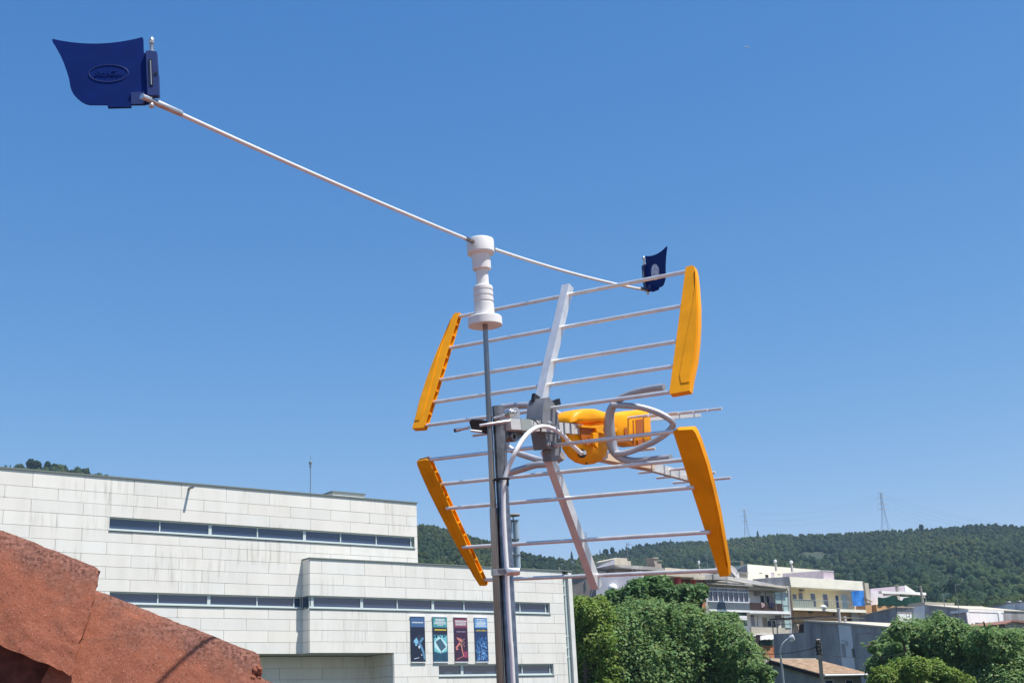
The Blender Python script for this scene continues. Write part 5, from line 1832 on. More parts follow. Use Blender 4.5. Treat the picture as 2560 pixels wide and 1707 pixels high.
roof_aerial(at('B8', 1657, 640, 118), at('B8', 1648, 428, 118), 'thin dark aerial pole rising behind the right hand tree, shorter of two', [(1615, 455, 1690, 440), (1640, 470, 1668, 466)], 118, 'B8')
roof_aerial(at('B8', 1782, 660, 118), at('B8', 1762, 345, 118), 'tall thin dark aerial pole rising above the right hand tree', [(1740, 365, 1795, 350)], 118, 'B8')
roof_aerial(at('B8', 1338, 680, 118), at('B8', 1335, 530, 118), 'small comb shaped aerial in front of the white house corner', [(1300, 592, 1375, 580), (1300, 575, 1306, 690), (1318, 600, 1350, 598)], 118, 'B8')
roof_aerial(at('B8', 667, 308, 150), at('B8', 664, 250, 150), 'left of two T shaped aerials on the cream parapet', [(650, 256, 682, 254), (655, 264, 678, 263)], 150, 'B8')
roof_aerial(at('B8', 805, 320, 150), at('B8', 802, 262, 150), 'right of two T shaped aerials on the cream parapet', [(788, 268, 818, 266), (794, 275, 814, 274)], 150, 'B8')
roof_aerial(at('C3', 730, 520, 123), at('C3', 735, 315, 123), 'tilted dark aerial on the beige parapet of the gabled house', [(718, 352, 790, 348), (735, 345, 745, 315), (725, 345, 760, 350)], 123, 'C3')
roof_aerial(at('C3', 1712, 660, 128), at('C3', 1708, 400, 128), 'dark slim aerial pole by the standpipe, against the wooded hill', [(1690, 470, 1725, 465), (1695, 500, 1722, 497)], 128, 'C3')
# flat panel aerial on a long arm beside the fin
t = thing('roof_aerial', 'horizontal aerial arm with a small tan panel at its right end', 'aerial', at('C4', 850, 130, 150), 'thin aerials on the roofs')
bm = NB()
tube(bm, [at('C4', 600, 24, 150), at('C4', 850, 20, 150)], .03, 7)
tube(bm, [at('C4', 850, 20, 150), at('C4', 848, 150, 150)], .03, 7)
build('aerial_pole', bm, M['pylon'], t)
bm = NB()
prism(bm, [at('C4', x, y, 149.9) for x, y in ((822, 28), (850, 18), (880, 45), (858, 90), (830, 105))], FW * .12)
build('aerial_panel', bm, mat('tan_panel', (.52, .38, .27), .7), t)

# ---- big dark grey gable wall with pergola
D_ = PL('B8', 600, 800, 116, 'side')
hs = thing('grey_house', 'large bare grey rendered house flank with a pale vertical stair strip', 'house', D_.pt('B8', 600, 1230))
wall_part(hs, 'wall', D_, 'B8', [(118, 797), (392, 788), (390, 682), (690, 696), (1180, 742), (1180, 1500), (150, 1500)], 9, M['concrete_dark'])
wall_part(hs, 'coping', D_, 'B8', [(388, 676), (700, 692), (1190, 736), (1190, 750), (700, 712), (388, 688)], 9.1, M['beige'], off=.12)
wall_part(hs, 'stair_strip', D_, 'B8', [(697, 715), (808, 724), (848, 1135), (735, 1105)], .3, M['white_wall'], off=.06)
rects(hs, 'stair_window', D_, 'B8', [(728, 882, 760, 1005)], .063, .11, M['concrete_dark'])
bm = NB()
beam(bm, D_.pt('B8', 725, 852, .5), D_.pt('B8', 775, 868, .3), .06, .06)
tube(bm, [D_.pt('B8', 775, 868, .1), D_.pt('B8', 775, 900, .1)], .03, 6)
build('window_bracket', bm, M['galv'], hs)
for pts in (((456, 690), (462, 830), (478, 1020)), ((262, 800), (280, 1020)), ((548, 705), (560, 1000)), ((1005, 740), (1012, 860))):
    bm = NB()
    tube(bm, [D_.pt('B8', x, y, .03) for x, y in pts], .055, 6)
    build('drain_pipe', bm, M['concrete'], hs)
bm = NB()
tube(bm, [D_.pt('B8', 820, 790, .01), D_.pt('B8', 1180, 792, .01)], .04, 6)
build('wall_ledge', bm, M['concrete'], hs)
rects(hs, 'meter_box', D_, 'B8', [(820, 928, 834, 1005)], .003, .15, M['galv'])
pg = thing('pergola', 'flimsy pergola of dark battens on thin posts above the grey wall', 'pergola', D_.pt('B8', 300, 790, -2))
bm = NB()
rr = random.Random(9)
for i in range(24):
    f = i / 23
    a_ = D_.pt('B8', 90 + 620 * f, 668 - 22 * f + rr.uniform(-4, 4), -1.0)
    beam(bm, a_, a_ + E1 * rr.uniform(2.5, 3.6) + pz * rr.uniform(-.05, .15), .09, .05)
for y, o in ((672, -.9), (664, -3.0)): beam(bm, D_.pt('B8', 85, y, o), D_.pt('B8', 725, y - 28, o), .08, .1)
build('roof_battens', bm, mat('weathered_batten', (.15, .12, .095), .9), pg)
bm = NB()
for x, o in ((150, -1.0), (285, -1.0), (112, -3.2)): beam(bm, D_.pt('B8', x, 668, o), D_.pt('B8', x + 6, 800, o), .08, .08, up=E1)
beam(bm, D_.pt('B8', 110, 712, -1.02), D_.pt('B8', 385, 706, -1.02), .06, .06)
build('post', bm, M['galv'], pg)
bm = NB()
prism(bm, [D_.pt('B8', x, y, -.6) for x, y in ((300, 790), (303, 715), (325, 708), (340, 730), (345, 788))], E1 * .5)
tag(build('timber_stack', bm, mat('tan_boards', (.40, .31, .22), .9, var=.4, vscale=6), None, base=D_.pt('B8', 320, 790, -.6)), 'tan stack of boards under the pergola on the grey wall', 'boards')
bm = NB()
prism(bm, [D_.pt('B8', x, y, -.5) for x, y in ((348, 780), (350, 712), (392, 708), (392, 780))], E1 * .8)
tag(build('storage_cupboard', bm, M['darkwood'], None, base=D_.pt('B8', 370, 782, -.5), bevel=.03), 'dark brown cupboard beside the boards under the pergola', 'cupboard')

# ---- white and dark house behind the right tree
G1 = PL('B8', 1220, 640, 138, 'side')
hs = thing('pale_gable_house', 'house with a dark grey lean-to flank and a narrow bright white front', 'house', G1.pt('B8', 1050, 1200))
wall_part(hs, 'wall', G1, 'B8', [(878, 642), (1222, 560), (1232, 1200), (890, 1200)], 5.2, M['concrete_dark'])
wall_part(hs, 'roof', G1, 'B8', [(874, 636), (1224, 552), (1224, 562), (878, 646)], 5.4, M['beige'], off=.12)
g = Plane(G1.pt('B8', 1222, 640), E1, N1)
wall_part(hs, 'front_wall', g, 'B8', [(1222, 562), (1358, 572), (1362, 1200), (1232, 1200)], .05, M['white_wall'], off=.055)
G2 = PL('B8', 1860, 640, 134, 'side')
hs = thing('dark_gable_house', 'long dark grey flank ending in a white front with cornice and square windows', 'house', G2.pt('B8', 1650, 1200))
wall_part(hs, 'wall', G2, 'B8', [(1468, 545), (1862, 582), (1885, 1200), (1490, 1200)], 11, M['concrete_dark'])
g3 = PL('B8', 1474, 620, 146)
wall_part(hs, 'pale_wall', G2, 'B8', [(1358, 562), (1468, 543), (1480, 1200), (1362, 1200)], 3, M['white_wall'], off=-.2)
wall_part(hs, 'roof', G2, 'B8', [(1466, 536), (1862, 574), (1862, 584), (1466, 547)], 11, M['beige'], off=.1)
g = Plane(G2.pt('B8', 1862, 640), E1, N1)
wall_part(hs, 'front_wall', g, 'B8', [(1866, 604), (2168, 612), (2190, 1200), (1880, 1200)], .3, M['white_wall'], off=.15)
rects(hs, 'cornice', g, 'B8', [(1858, 583, 2172, 606)], -2, .20, M['white_wall'])
rects(hs, 'pilaster', g, 'B8', [(1870, 606, 1896, 1000), (2155, 610, 2180, 1000)], .153, .28, M['white_wall'])
window(hs, g, 'B8', 1912, 697, 1994, 790, off=.15, nx=2, fm=M['concrete'])
window(hs, g, 'B8', 2066, 702, 2146, 800, off=.15, nx=2, fm=M['concrete'])
# flat roofs between
p = PL('B8', 1700, 530, 160)
hs = thing('flat_roof_house', 'low beige house whose flat parapet shows above the dark grey flank', 'house', p.pt('B8', 1700, 900))
wall_part(hs, 'wall', p, 'B8', [(1470, 512), (1732, 522), (1732, 545), (1988, 548), (1990, 900), (1470, 900)], 5, M['beige'])
# unfinished terrace house
U = PL('B8', 1250, 480, 158)
hs = thing('unfinished_house', 'unfinished house with a brown roof, white beam and green netting round its terrace', 'house', U.pt('B8', 1200, 900))
wall_part(hs, 'wall', U, 'B8', [(985, 420), (1090, 420), (1100, 460), (1480, 475), (1500, 900), (985, 900)], 8, M['lilac_wall'], off=-2)
wall_part(hs, 'roof', U, 'B8', [(985, 395), (1290, 368), (1300, 425), (1090, 418), (985, 420)], 5, M['mauve'], off=-2.2)
wall_part(hs, 'gable', U, 'B8', [(1288, 370), (1300, 366), (1388, 425), (1296, 425)], 5, M['white_wall'], off=-2.15)
rects(hs, 'beam', U, 'B8', [(1085, 418, 1240, 440), (1240, 424, 1480, 446)], -.4, .1, M['white_wall'])
rects(hs, 'post', U, 'B8', [(1228, 440, 1248, 545), (1378, 446, 1392, 545), (1462, 446, 1475, 545)], -.3, 0, M['beige'])
rects(hs, 'terrace_base', U, 'B8', [(1045, 545, 1500, 700)], -5, 0, M['orange_wall'])
bm = NB()
gx = 26
for j, (yt, yb) in enumerate([(470, 545)]):
    top_, bot_ = [], []
    for i in range(gx + 1):
        x = 1050 + 430 * i / gx
        o = .12 + .12 * math.sin(i * 1.3)
        top_.append(bm.verts.new(U.pt('B8', x, 468 + 8 * math.sin(i * .55) + (26 if 10 < i < 14 else 0), o)))
        bot_.append(bm.verts.new(U.pt('B8', x, 546, o * .6)))
    for i in range(gx): bm.faces.new((top_[i], top_[i + 1], bot_[i + 1], bot_[i]))
bmesh.ops.solidify(bm, geom=bm.faces[:], thickness=.02)
tag(build('safety_net', bm, M['net'], None, base=U.pt('B8', 1250, 546), smooth=60), 'dark green netting hung round the unfinished roof terrace', 'netting')
# far right houses
F1 = PL('B8', 2200, 600, 165, 'side')
hs = thing('lilac_house', 'pale lilac gabled house with a white window block at the right edge', 'house', F1.pt('B8', 2250, 1000))
wall_part(hs, 'wall', F1, 'B8', [(2035, 570), (2110, 545), (2205, 525), (2300, 518), (2420, 512), (2440, 1000), (2040, 1000)], 8, M['lilac_wall'])
wall_part(hs, 'roof', F1, 'B8', [(2030, 564), (2108, 538), (2205, 518), (2300, 511), (2420, 505), (2420, 514), (2205, 527), (2035, 573)], 8.2, M['roofgrey'], off=.1)
rects(hs, 'white_window', F1, 'B8', [(2186, 536, 2270, 585), (2310, 530, 2400, 580)], .003, .2, M['white_wall'])
rects(hs, 'roof_stub', F1, 'B8', [(2195, 505, 2215, 525), (2290, 500, 2310, 520)], -1, -.4, M['concrete'])
F2 = PL('B8', 2250, 720, 130)
hs = thing('red_roof_house', 'small brownish house with a red tiled roof at the right edge', 'house', F2.pt('B8', 2250, 1000))
wall_part(hs, 'wall', F2, 'B8', [(2185, 712), (2255, 682), (2420, 705), (2430, 1000), (2190, 1000)], 6, M['taupe'])
wall_part(hs, 'roof', F2, 'B8', [(2178, 706), (2255, 672), (2420, 690), (2420, 706), (2255, 688), (2180, 717)], 6.2, M['roofred'], off=.25)

# ---- brown roofed house low in front
B_ = PL('C5', 1090, 900, 96)
hs = thing('brown_roof_house', 'low pale grey house with a weathered brown pitched roof and white gutter', 'house', B_.pt('C5', 1100, 1500))
ev0, ev1 = B_.pt('C5', 1090, 878, .35), B_.pt('C5', 1785, 880, .35)
et0, et1 = B_.q('C5', 1040, 880)[0], B_.q('C5', 1740, 880)[0]
ze = ev0.z
Bs = Plane(B_.w(et0, 0, 0), E2, N2)
rd = None
# ridge: survey of the left verge gives its height and depth back along E2
zr = Bs.q('C5', 200, 622)
ridge0 = Bs.w(zr[0], zr[1], 0)
bm = NB()
th_ = .16
R0 = ridge0
R1 = R0 + E1 * (et1 - et0)
E0 = B_.w(et0 - .25, ze, .45)
E1_ = B_.w(et1 + .35, ze, .45)
R0 = R0 - E1 * .25
R1 = R1 + E1 * .35
prism(bm, [E0, E1_, R1, R0], Vector((0, 0, -th_)))
back_ = E2 * zr[0] * 1.0
prism(bm, [R0 + pz * .003, R1 + pz * .003, R1 + back_ + pz * (ze - R1.z), R0 + back_ + pz * (ze - R0.z)], Vector((0, 0, -th_)))
for i in range(46):     # rows of barrel tiles
    f = (i + .5) / 46
    a_, b_ = E0.lerp(E1_, f), R0.lerp(R1, f)
    tube(bm, [a_ + pz * .02, b_ + pz * .02], .10, 6)
rf = build('roof', bm, M['rooftan'], hs)
bm = NB()
beam(bm, R0 - E1 * .05 + pz * .08, R1 + pz * .08, .35, .14)
build('ridge_cap', bm, M['beige'], hs)
bm = NB()
pts = [B_.w(et0, ze - .15, 0), Bs.w(zr[0], zr[1] - .2, 0), Bs.w(2 * zr[0], ze - .15, 0), Bs.w(2 * zr[0], ze - 9, 0), B_.w(et0, ze - 9, 0)]
prism(bm, pts, E1 * (et1 - et0))
build('wall', bm, M['concrete'], hs)
bm = NB()
tube(bm, [E0 - pz * .02 + N1 * .06 + E1 * .1, E1_ - pz * .02 + N1 * .06], .085, 10)
e_ = E1_ - pz * .02 + N1 * .06
tube(bm, curve([e_, e_ - pz * .25, e_ - pz * .5 - N1 * .3, e_ - pz * 1.0 - N1 * .45, e_ - pz * 2.5 - N1 * .45], 4), .06, 8)
build('gutter', bm, M['lamp_lens'], hs, smooth=50)
bm = NB()
beam(bm, E0 - pz * .12 - E1 * .01, R0 - pz * .12 - E1 * .01, .05, .22)
build('verge_board', bm, M['darkwood'], hs)
window(hs, B_, 'C5', 1120, 955, 1260, 1100, fm=M['white_wall'])
window(hs, B_, 'C5', 1480, 955, 1600, 1100, fm=M['white_wall'])

# ---- street lamp, utility pole, wires
lm = thing('street_lamp', 'pale grey street lamp with a curved neck and a rounded head', 'street lamp', Vector((at('C5', 412, 1017, 80).x, at('C5', 412, 1017, 80).y, 2.0)))
lx = at('C5', 400, 1017, 80)
bm = NB()
pts = [at('C5', x, y, 80) for x, y in ((405, 1017), (383, 780), (362, 620), (350, 500), (356, 430), (375, 368), (410, 315), (455, 272), (505, 242))]
foot = Vector((pts[0].x + .15, pts[0].y, 2.0))
tube(bm, [foot] + curve(pts, 4), [.095] + [.075 - .028 * i / 32 for i in range(33)], 12)
build('lamp_post', bm, M['lamp_grey'], lm, smooth=50)
bm = NB()
h0, h1 = at('C5', 488, 252, 80), at('C5', 592, 222, 79.9)
hd_ = (h1 - h0).normalized()
L_ = (h1 - h0).length
lathe(bm, h0, hd_, [(0, .05), (L_ * .1, .11), (L_ * .3, .16), (L_ * .8, .21), (L_ * .95, .19), (L_, .10)], 18)
hd2 = build('lamp_head', bm, M['lamp_grey'], lm, smooth=50)
bm = NB()
lathe(bm, h0 + hd_ * L_ * .5 - pz * .10, (hd_ * .2 - pz).normalized(), [(0, .17), (.07, .16), (.13, .08)], 16)
build('lamp_cover', bm, M['lamp_lens'], hd2, smooth=50)
DU = 74
ub, ut = at('C5', 1078, 1017, DU), at('C5', 1008, 258, DU)
up_ = thing('utility_pole', 'leaning weathered utility pole with black insulators and cable brackets', 'utility pole', Vector((ub.x + .25, ub.y, 2.0)))
bm = NB()
ft = ub + (ub - ut).normalized() * 6
beam(bm, ft, ut, .19, .17, up=(0, -1, 0))
beam(bm, ft + FW * .0 - RT * .03, ub.lerp(ut, .75) - RT * .05, .04, .2, up=(0, -1, 0))
build('pole_shaft', bm, M['pole_conc'], up_, bevel=.012)
bm = NB()
for x0, x1, y in ((975, 1050, 325), (965, 1055, 390), (980, 1050, 450), (990, 1075, 508), (978, 1020, 275)):
    tube(bm, [at('C5', x0, y, DU - .14), at('C5', x1, y - 4, DU - .14)], .025, 7)
    for x in (x0, x1):
        c = at('C5', x, y, DU - .14)
        lathe(bm, c - pz * .08, pz, [(0, .04), (.03, .065), (.06, .04), (.09, .06), (.13, .03)], 10)
tube(bm, curve([at('C5', 985, 290, DU - .16), at('C5', 972, 340, DU - .16), at('C5', 990, 400, DU - .16), at('C5', 980, 450, DU - .16), at('C5', 1015, 500, DU - .16)], 4), .045, 8)
build('insulators', bm, M['black_plastic'], up_, smooth=50)
for nm, a_, b_, sg, lab in (('overhead_cable', at('C5', 970, 392, DU), at('C5', -260, 470, 76), .25, 'dark overhead cable from the utility pole to the left'), ('overhead_cable', at('C5', 1060, 515, DU), at('C5', 2600, 470, 92), .3, 'dark overhead cable from the utility pole to the right')):
    bm = NB()
    tube(bm, [a_.lerp(b_, t) - pz * sg * 4 * t * (1 - t) for t in [i / 24 for i in range(25)]], .022 if 'left' in lab else .010, 6)
    tag(build(nm, bm, M['wire'], None, base=a_), lab, 'cable', 'overhead cables of the pole')

# =================================================================== TREES NEAR THE TOWN
tree('leafy_tree', 'big rounded green tree, left half of the mass beside the white building', 'tree',
     bl('B7', 92, [(560, 1080, 330), (820, 900, 260), (1000, 1020, 330), (700, 1380, 420), (1080, 1350, 380), (420, 1330, 260), (900, 1650, 420), (1010, 800, 150), (330, 1500, 230), (560, 1750, 330)], 5), 48000, .115, M['leaf_mid'], 0.5, 'leafy trees below the apartments', seed=2)
tree('leafy_tree', 'big rounded green tree, right half of the mass under the apartment house', 'tree',
     bl('B7', 95, [(1330, 1010, 280), (1560, 1020, 250), (1500, 1300, 360), (1790, 1180, 260), (1880, 1420, 260), (1300, 1560, 380), (1700, 1600, 340), (1780, 930, 130), (1980, 1280, 170), (1330, 830, 130)], 5), 48000, .115, M['leaf_mid'], 0.5, 'leafy trees below the apartments', seed=5)
tree('leafy_tree', 'yellowish green tree tight against the right end of the white building', 'tree',
     bl('B7', 88, [(250, 800, 170), (390, 800, 160), (200, 960, 190), (330, 1080, 240), (200, 1250, 210), (470, 930, 160), (180, 720, 90), (420, 680, 70), (260, 1450, 240), (400, 1300, 220), (220, 1680, 260), (420, 1650, 240)], 3), 30000, .10, M['leaf_light'], 0.5, seed=8, amt=.4)
tree('fig_tree', 'dark glossy tree with upright rounded clumps in front of the lilac wall', 'tree',
     bl('B7', 108, [(800, 580, 120), (940, 530, 110), (1060, 520, 110), (1120, 590, 100), (740, 640, 110), (900, 680, 150), (590, 680, 120), (1060, 650, 110), (540, 620, 60), (700, 760, 150)], 4), 22000, .15, M['leaf_dark'], 1.5, seed=11, upbias=.8)
tree('fig_tree', 'small dark glossy tree beside the glazed gallery of the apartment house', 'tree',
     bl('B7', 112, [(1320, 600, 90), (1440, 600, 85), (1500, 560, 55), (1240, 650, 80), (1380, 690, 90), (1260, 570, 60)], 3), 11000, .15, M['leaf_dark'], 2.0, seed=14, upbias=.8)
tree('small_tree', 'small loose tree below the brown roof at the foot of the street lamp', 'tree',
     bl('B7', 78, [(2130, 1400, 70), (2080, 1490, 110), (2180, 1480, 60), (2040, 1580, 140), (2150, 1610, 120), (2240, 1440, 40), (2010, 1390, 60)], 2), 12000, .085, M['leaf_mid'], 1.5, seed=17)
tree('leafy_tree', 'large spreading green tree covering the lower right corner', 'tree',
     bl('B8', 96, [(1240, 770, 95), (1380, 830, 130), (1580, 735, 95), (1700, 780, 130), (1820, 810, 110), (1500, 930, 220), (1720, 980, 220), (1180, 900, 130), (1280, 1010, 190), (1060, 1090, 110), (1500, 1180, 240), (1020, 920, 60), (1600, 660, 60), (1450, 880, 220), (1640, 860, 200), (1300, 900, 170), (1800, 930, 190), (1200, 1040, 170)], 6), 48000, .115, M['leaf_mid'], 1.0, 'leafy trees below the apartments', seed=21)
tree('leafy_tree', 'feathery green tree in front of the white cornice house at the right edge', 'tree',
     bl('B8', 92, [(1960, 810, 75), (1960, 900, 160), (2120, 860, 130), (2230, 840, 80), (2060, 1040, 210), (2280, 960, 170), (2300, 1130, 200), (1930, 1140, 190), (2380, 850, 110), (2010, 745, 28), (2120, 800, 45), (2150, 1280, 260), (2380, 1250, 220), (1950, 830, 110), (2080, 900, 150), (2240, 900, 150), (2180, 1010, 200)], 5), 36000, .105, M['leaf_mid'], 1.0, 'leafy trees below the apartments', seed=25, amt=.4)
tree('bushy_tree', 'bright fresh green rounded tree low in front of the large spreading one', 'tree',
     bl('B8', 80, [(1400, 1110, 110), (1250, 1150, 120), (1560, 1140, 110), (1120, 1200, 110), (1700, 1200, 100), (1400, 1250, 170), (1020, 1240, 70), (1840, 1235, 70)], 3), 30000, .085, M['leaf_light'], 1.5, seed=29, amt=.4)

# =================================================================== HILL FOREST
def clump_mesh(th_, rho_, size, quads, tint0, nlat=8):
    """crowns standing on the hill: a lumpy body each, roughened with small sprays of foliage"""
    n = len(th_)
    z0 = hill_z(th_, rho_)
    base = np.stack([np.sin(th_) * rho_, np.cos(th_) * rho_, z0], 1)
    hh = RNG.uniform(0.85, 1.5, n)
    tt0 = tints(n, .30, .09)
    tt0[:, :3] *= tint0
    # bodies
    nlon = int(nlat * 1.5)
    la = np.linspace(-.42 * math.pi, .5 * math.pi, nlat + 1)
    lo = np.linspace(0, 2 * math.pi, nlon, endpoint=False)
    LA, LO = np.meshgrid(la, lo, indexing='ij')
    D = np.stack([np.cos(LA) * np.cos(LO), np.cos(LA) * np.sin(LO), np.sin(LA)], -1).reshape(-1, 3)
    P_ = len(D)

    def lump(dirs, ids):
        out = np.zeros(len(dirs))
        for k in range(6):
            out += np.sin((dirs * W_[ids, k]).sum(1) + PH[ids, k]) / (1 + .35 * k)
        return 1 + .115 * out
    W_ = RNG.normal(size=(n, 6, 3)) * (2.2 + np.arange(6)[None, :, None] * 1.3)
    PH = RNG.uniform(0, 6.28, (n, 6))
    ids = np.repeat(np.arange(n), P_)
    dirs = np.tile(D, (n, 1))
    rad = size[ids] * .90 * lump(dirs, ids)
    v1 = base[ids] + dirs * rad[:, None] * np.stack([np.ones(len(ids)), np.ones(len(ids)), hh[ids]], 1)
    v1[:, 2] += (size * hh)[ids] * .75
    i_, j_ = np.meshgrid(np.arange(nlat), np.arange(nlon), indexing='ij')
    q0 = np.stack([i_ * nlon + j_, i_ * nlon + (j_ + 1) % nlon, (i_ + 1) * nlon + (j_ + 1) % nlon, (i_ + 1) * nlon + j_], -1).reshape(-1, 4)
    q1 = (q0[None] + (np.arange(n) * P_)[:, None, None]).reshape(-1, 4)
    t1 = tt0[ids]
    # sprays
    ids = np.repeat(np.arange(n), quads)
    m = len(ids)
    d = RNG.normal(size=(m, 3))
    d[:, 2] = np.abs(d[:, 2]) * 1.0 - 0.3
    d /= np.linalg.norm(d, axis=1, keepdims=True)
    rad = size[ids] * .90 * lump(d, ids) * RNG.uniform(.96, 1.14, m)
    p = base[ids] + d * rad[:, None] * np.stack([np.ones(m), np.ones(m), hh[ids]], 1)
    p[:, 2] += (size * hh)[ids] * .75
    nr = d + RNG.normal(size=d.shape) * .45
    t2 = tt0[ids] * np.concatenate([np.repeat(1 + RNG.normal(size=(m, 1)) * .13, 3, 1), np.ones((m, 1))], 1)
    v2, q2, t2 = leaves(p, nr, size[ids] * (1.25 / math.sqrt(quads)) * (0.6 + .8 * RNG.random(m)), t2, .8)
    return np.concatenate([v1, v2]), np.concatenate([q1, q2 + len(v1)]), np.concatenate([t1, t2])


def sample_hill(n, th0, th1, s0, s1, mingap):
    th_ = RNG.uniform(th0, th1, n)
    s = np.sqrt(RNG.uniform(s0 ** 2, s1 ** 2, n))
    return th_, s * ridge_dist(th_)


thA = math.atan2(ray('N', 1010, 1400).x, ray('N', 1010, 1400).y)
thB = math.atan2(ray('N', 2640, 1400).x, ray('N', 2640, 1400).y)
V, Q, TT = [], [], []
off = 0
for n, s0, s1, smin, smax, qd, tn_, nl_ in ((850, .26, .45, 2.0, 4.2, 130, (1.10, 1.08, 1.0), 13), (2300, .42, .68, 1.8, 4.0, 70, (.80, .90, 1.0), 11), (5200, .64, .90, 1.3, 3.0, 34, (1.0, 1.0, .95), 8), (8500, .84, 1.012, .8, 1.9, 14, (1.05, 1.0, .95), 6)):
    th_, rh_ = sample_hill(n, thA, thB, s0, s1, 3)
    # leave clearings
    cl = np.sin(th_ * 70 + rh_ * .013) + np.sin(th_ * 33 - rh_ * .021 + 1) + np.sin(rh_ * .031 + th_ * 12)
    keep = cl > -2.45
    th_, rh_ = th_[keep], rh_[keep]
    # pines stand in darker drifts
    dr = np.sin(th_ * 48 + 2 + rh_ * .006) + np.sin(rh_ * .018 - th_ * 25)
    sz = RNG.uniform(smin, smax, len(th_)) * (1 + .12 * dr) * np.where(th_ < THSPLIT, .68, 1.0)
    v, q, tt = clump_mesh(th_, rh_, sz, qd, np.stack([1 - .24 * dr, 1 - .17 * dr, 1 - .05 * dr], 1) * np.array(tn_), nl_)
    V.append(v); Q.append(q + off); TT.append(tt)
    off += len(v)
# the wood goes on to the right beyond the frame
th_, rh_ = sample_hill(2600, thB - .01, thB + .32, .34, 1.01, 3)
v, q, tt = clump_mesh(th_, rh_, RNG.uniform(2.0, 4.2, len(th_)), 12, (1, 1, 1), 6)
V.append(v); Q.append(q + off); TT.append(tt)
off += len(v)
th_, rh_ = sample_hill(1100, -0.48, math.atan2(ray('N', 300, 1190).x, ray('N', 300, 1190).y), .80, 1.01, 3)
v, q, tt = clump_mesh(th_, rh_, RNG.uniform(1.2, 2.6, len(th_)), 34, (1, 1, 1))
V.append(v); Q.append(q + off); TT.append(tt)
me = np_mesh('hillside_forest', np.concatenate(V), np.concatenate(Q), np.concatenate(TT))
me.polygons.foreach_set('use_smooth', [True] * len(me.polygons))
tag(link_mesh('hillside_forest', me, M['leaf_hill']), kind='stuff')


def skyline_pine(k, x, ytop, ybase, w, label, group=None, shape='round', n=420, shift=0):
    u, v = px(k, x, ybase)
    d = ray('N', u, v)
    thx = math.atan2(d.x, d.y)
    rh = float(ridge_dist(thx)) * .995
    depth = rh / math.hypot(d.x, d.y)
    b = EYE + d * depth
    b.z = min(b.z, float(hill_z(np.array(thx), np.array(rh))) + .5)
    top = at(k, x, ytop, depth)
    H = top.z - b.z
    r = w / VIEWS[k][2] / FPX * depth
    t = thing('pine_tree', label, 'tree', b, group)
    dd = RNG.normal(size=(n, 3))
    dd /= np.linalg.norm(dd, axis=1, keepdims=True)
    rad = (0.55 + .5 * RNG.random(n) ** .5) * lumpy(dd, int(x) + 3, .22)
    if shape == 'round':
        p = np.stack([dd[:, 0] * r * rad, dd[:, 1] * r * rad, H * .62 + dd[:, 2] * H * .38 * rad], 1)
    else:
        hz_ = RNG.random(n)
        rr_ = r * (1 - hz_ ** 1.3 * .95) * (.5 + .5 * RNG.random(n) ** .5)
        an = RNG.uniform(0, 6.283, n)
        p = np.stack([np.cos(an) * rr_, np.sin(an) * rr_, H * (.08 + .92 * hz_)], 1)
    p += np.array(b)
    nr = dd + RNG.normal(size=dd.shape) * .5
    v_, q_, t_ = leaves(p, nr, np.full(n, max(r, .8) * .26) * (0.7 + .6 * RNG.random(n)), tints(n, .35), .85)
    link_mesh('crown', np_mesh('crown', v_, q_, t_), M['leaf_pine'], t)
    bm = NB()
    tube(bm, [b - pz * 1, b + pz * H * .6], [r * .12 + .1, .08], 7)
    build('trunk', bm, M['bark'], t)


for x, yt, yb, w, lab, sh in ((680, 150, 390, 90, 'taller of two round pines on the small hilltop above the white roof', 'round'), (815, 185, 400, 100, 'broad round pine joined to the taller one above the white roof', 'round'), (1068, 200, 400, 62, 'slim upright pine with a dark top above the white roof', 'round'),
                              (1225, 255, 410, 75, 'bushy pine right of the slim one above the white roof', 'round'), (1470, 275, 430, 34, 'narrow pointed conifer near the right of the hilltop clump', 'cone'), (1990, 345, 480, 45, 'last small conifer at the right end of the hilltop clump', 'cone'),
                              (475, 265, 360, 50, 'low bush pine left of the two round pines', 'round'), (230, 280, 350, 26, 'tiny pointed conifer near the left edge above the white roof', 'cone'), (130, 292, 345, 36, 'tiny round pine nearest the left edge above the white roof', 'round')):
    skyline_pine('C6', x, yt, yb, w, lab, 'pines on the small left hilltop', sh)
for x, yt, yb, w, lab, sh in ((545, 378, 440, 26, 'round pine on the ridge to the right of the lower spine', 'round'), (465, 395, 460, 32, 'wide round pine on the ridge close to the lower spine', 'round'), (393, 405, 455, 11, 'narrow pointed conifer on the ridge just right of the lower spine', 'cone'),
                              (880, 335, 385, 20, 'small round pine on the ridge halfway to the orange fin', 'round'), (965, 325, 375, 22, 'squat pine right of the small round one on the ridge', 'round'), (1258, 282, 325, 16, 'pointed conifer high on the ridge left of the orange fin', 'cone'), (2325, 175, 240, 18, 'pointed conifer on the ridge just right of the orange fin', 'cone'), (45, 430, 480, 20, 'small conifer on the ridge left of the lower spine', 'cone')):
    skyline_pine('C3', x, yt, yb, w, lab, 'pines along the right ridge', sh)
skyline_pine('C1', 1580, 330, 372, 17, 'single flat topped tree standing alone on the right ridge line', None, 'round', 260)

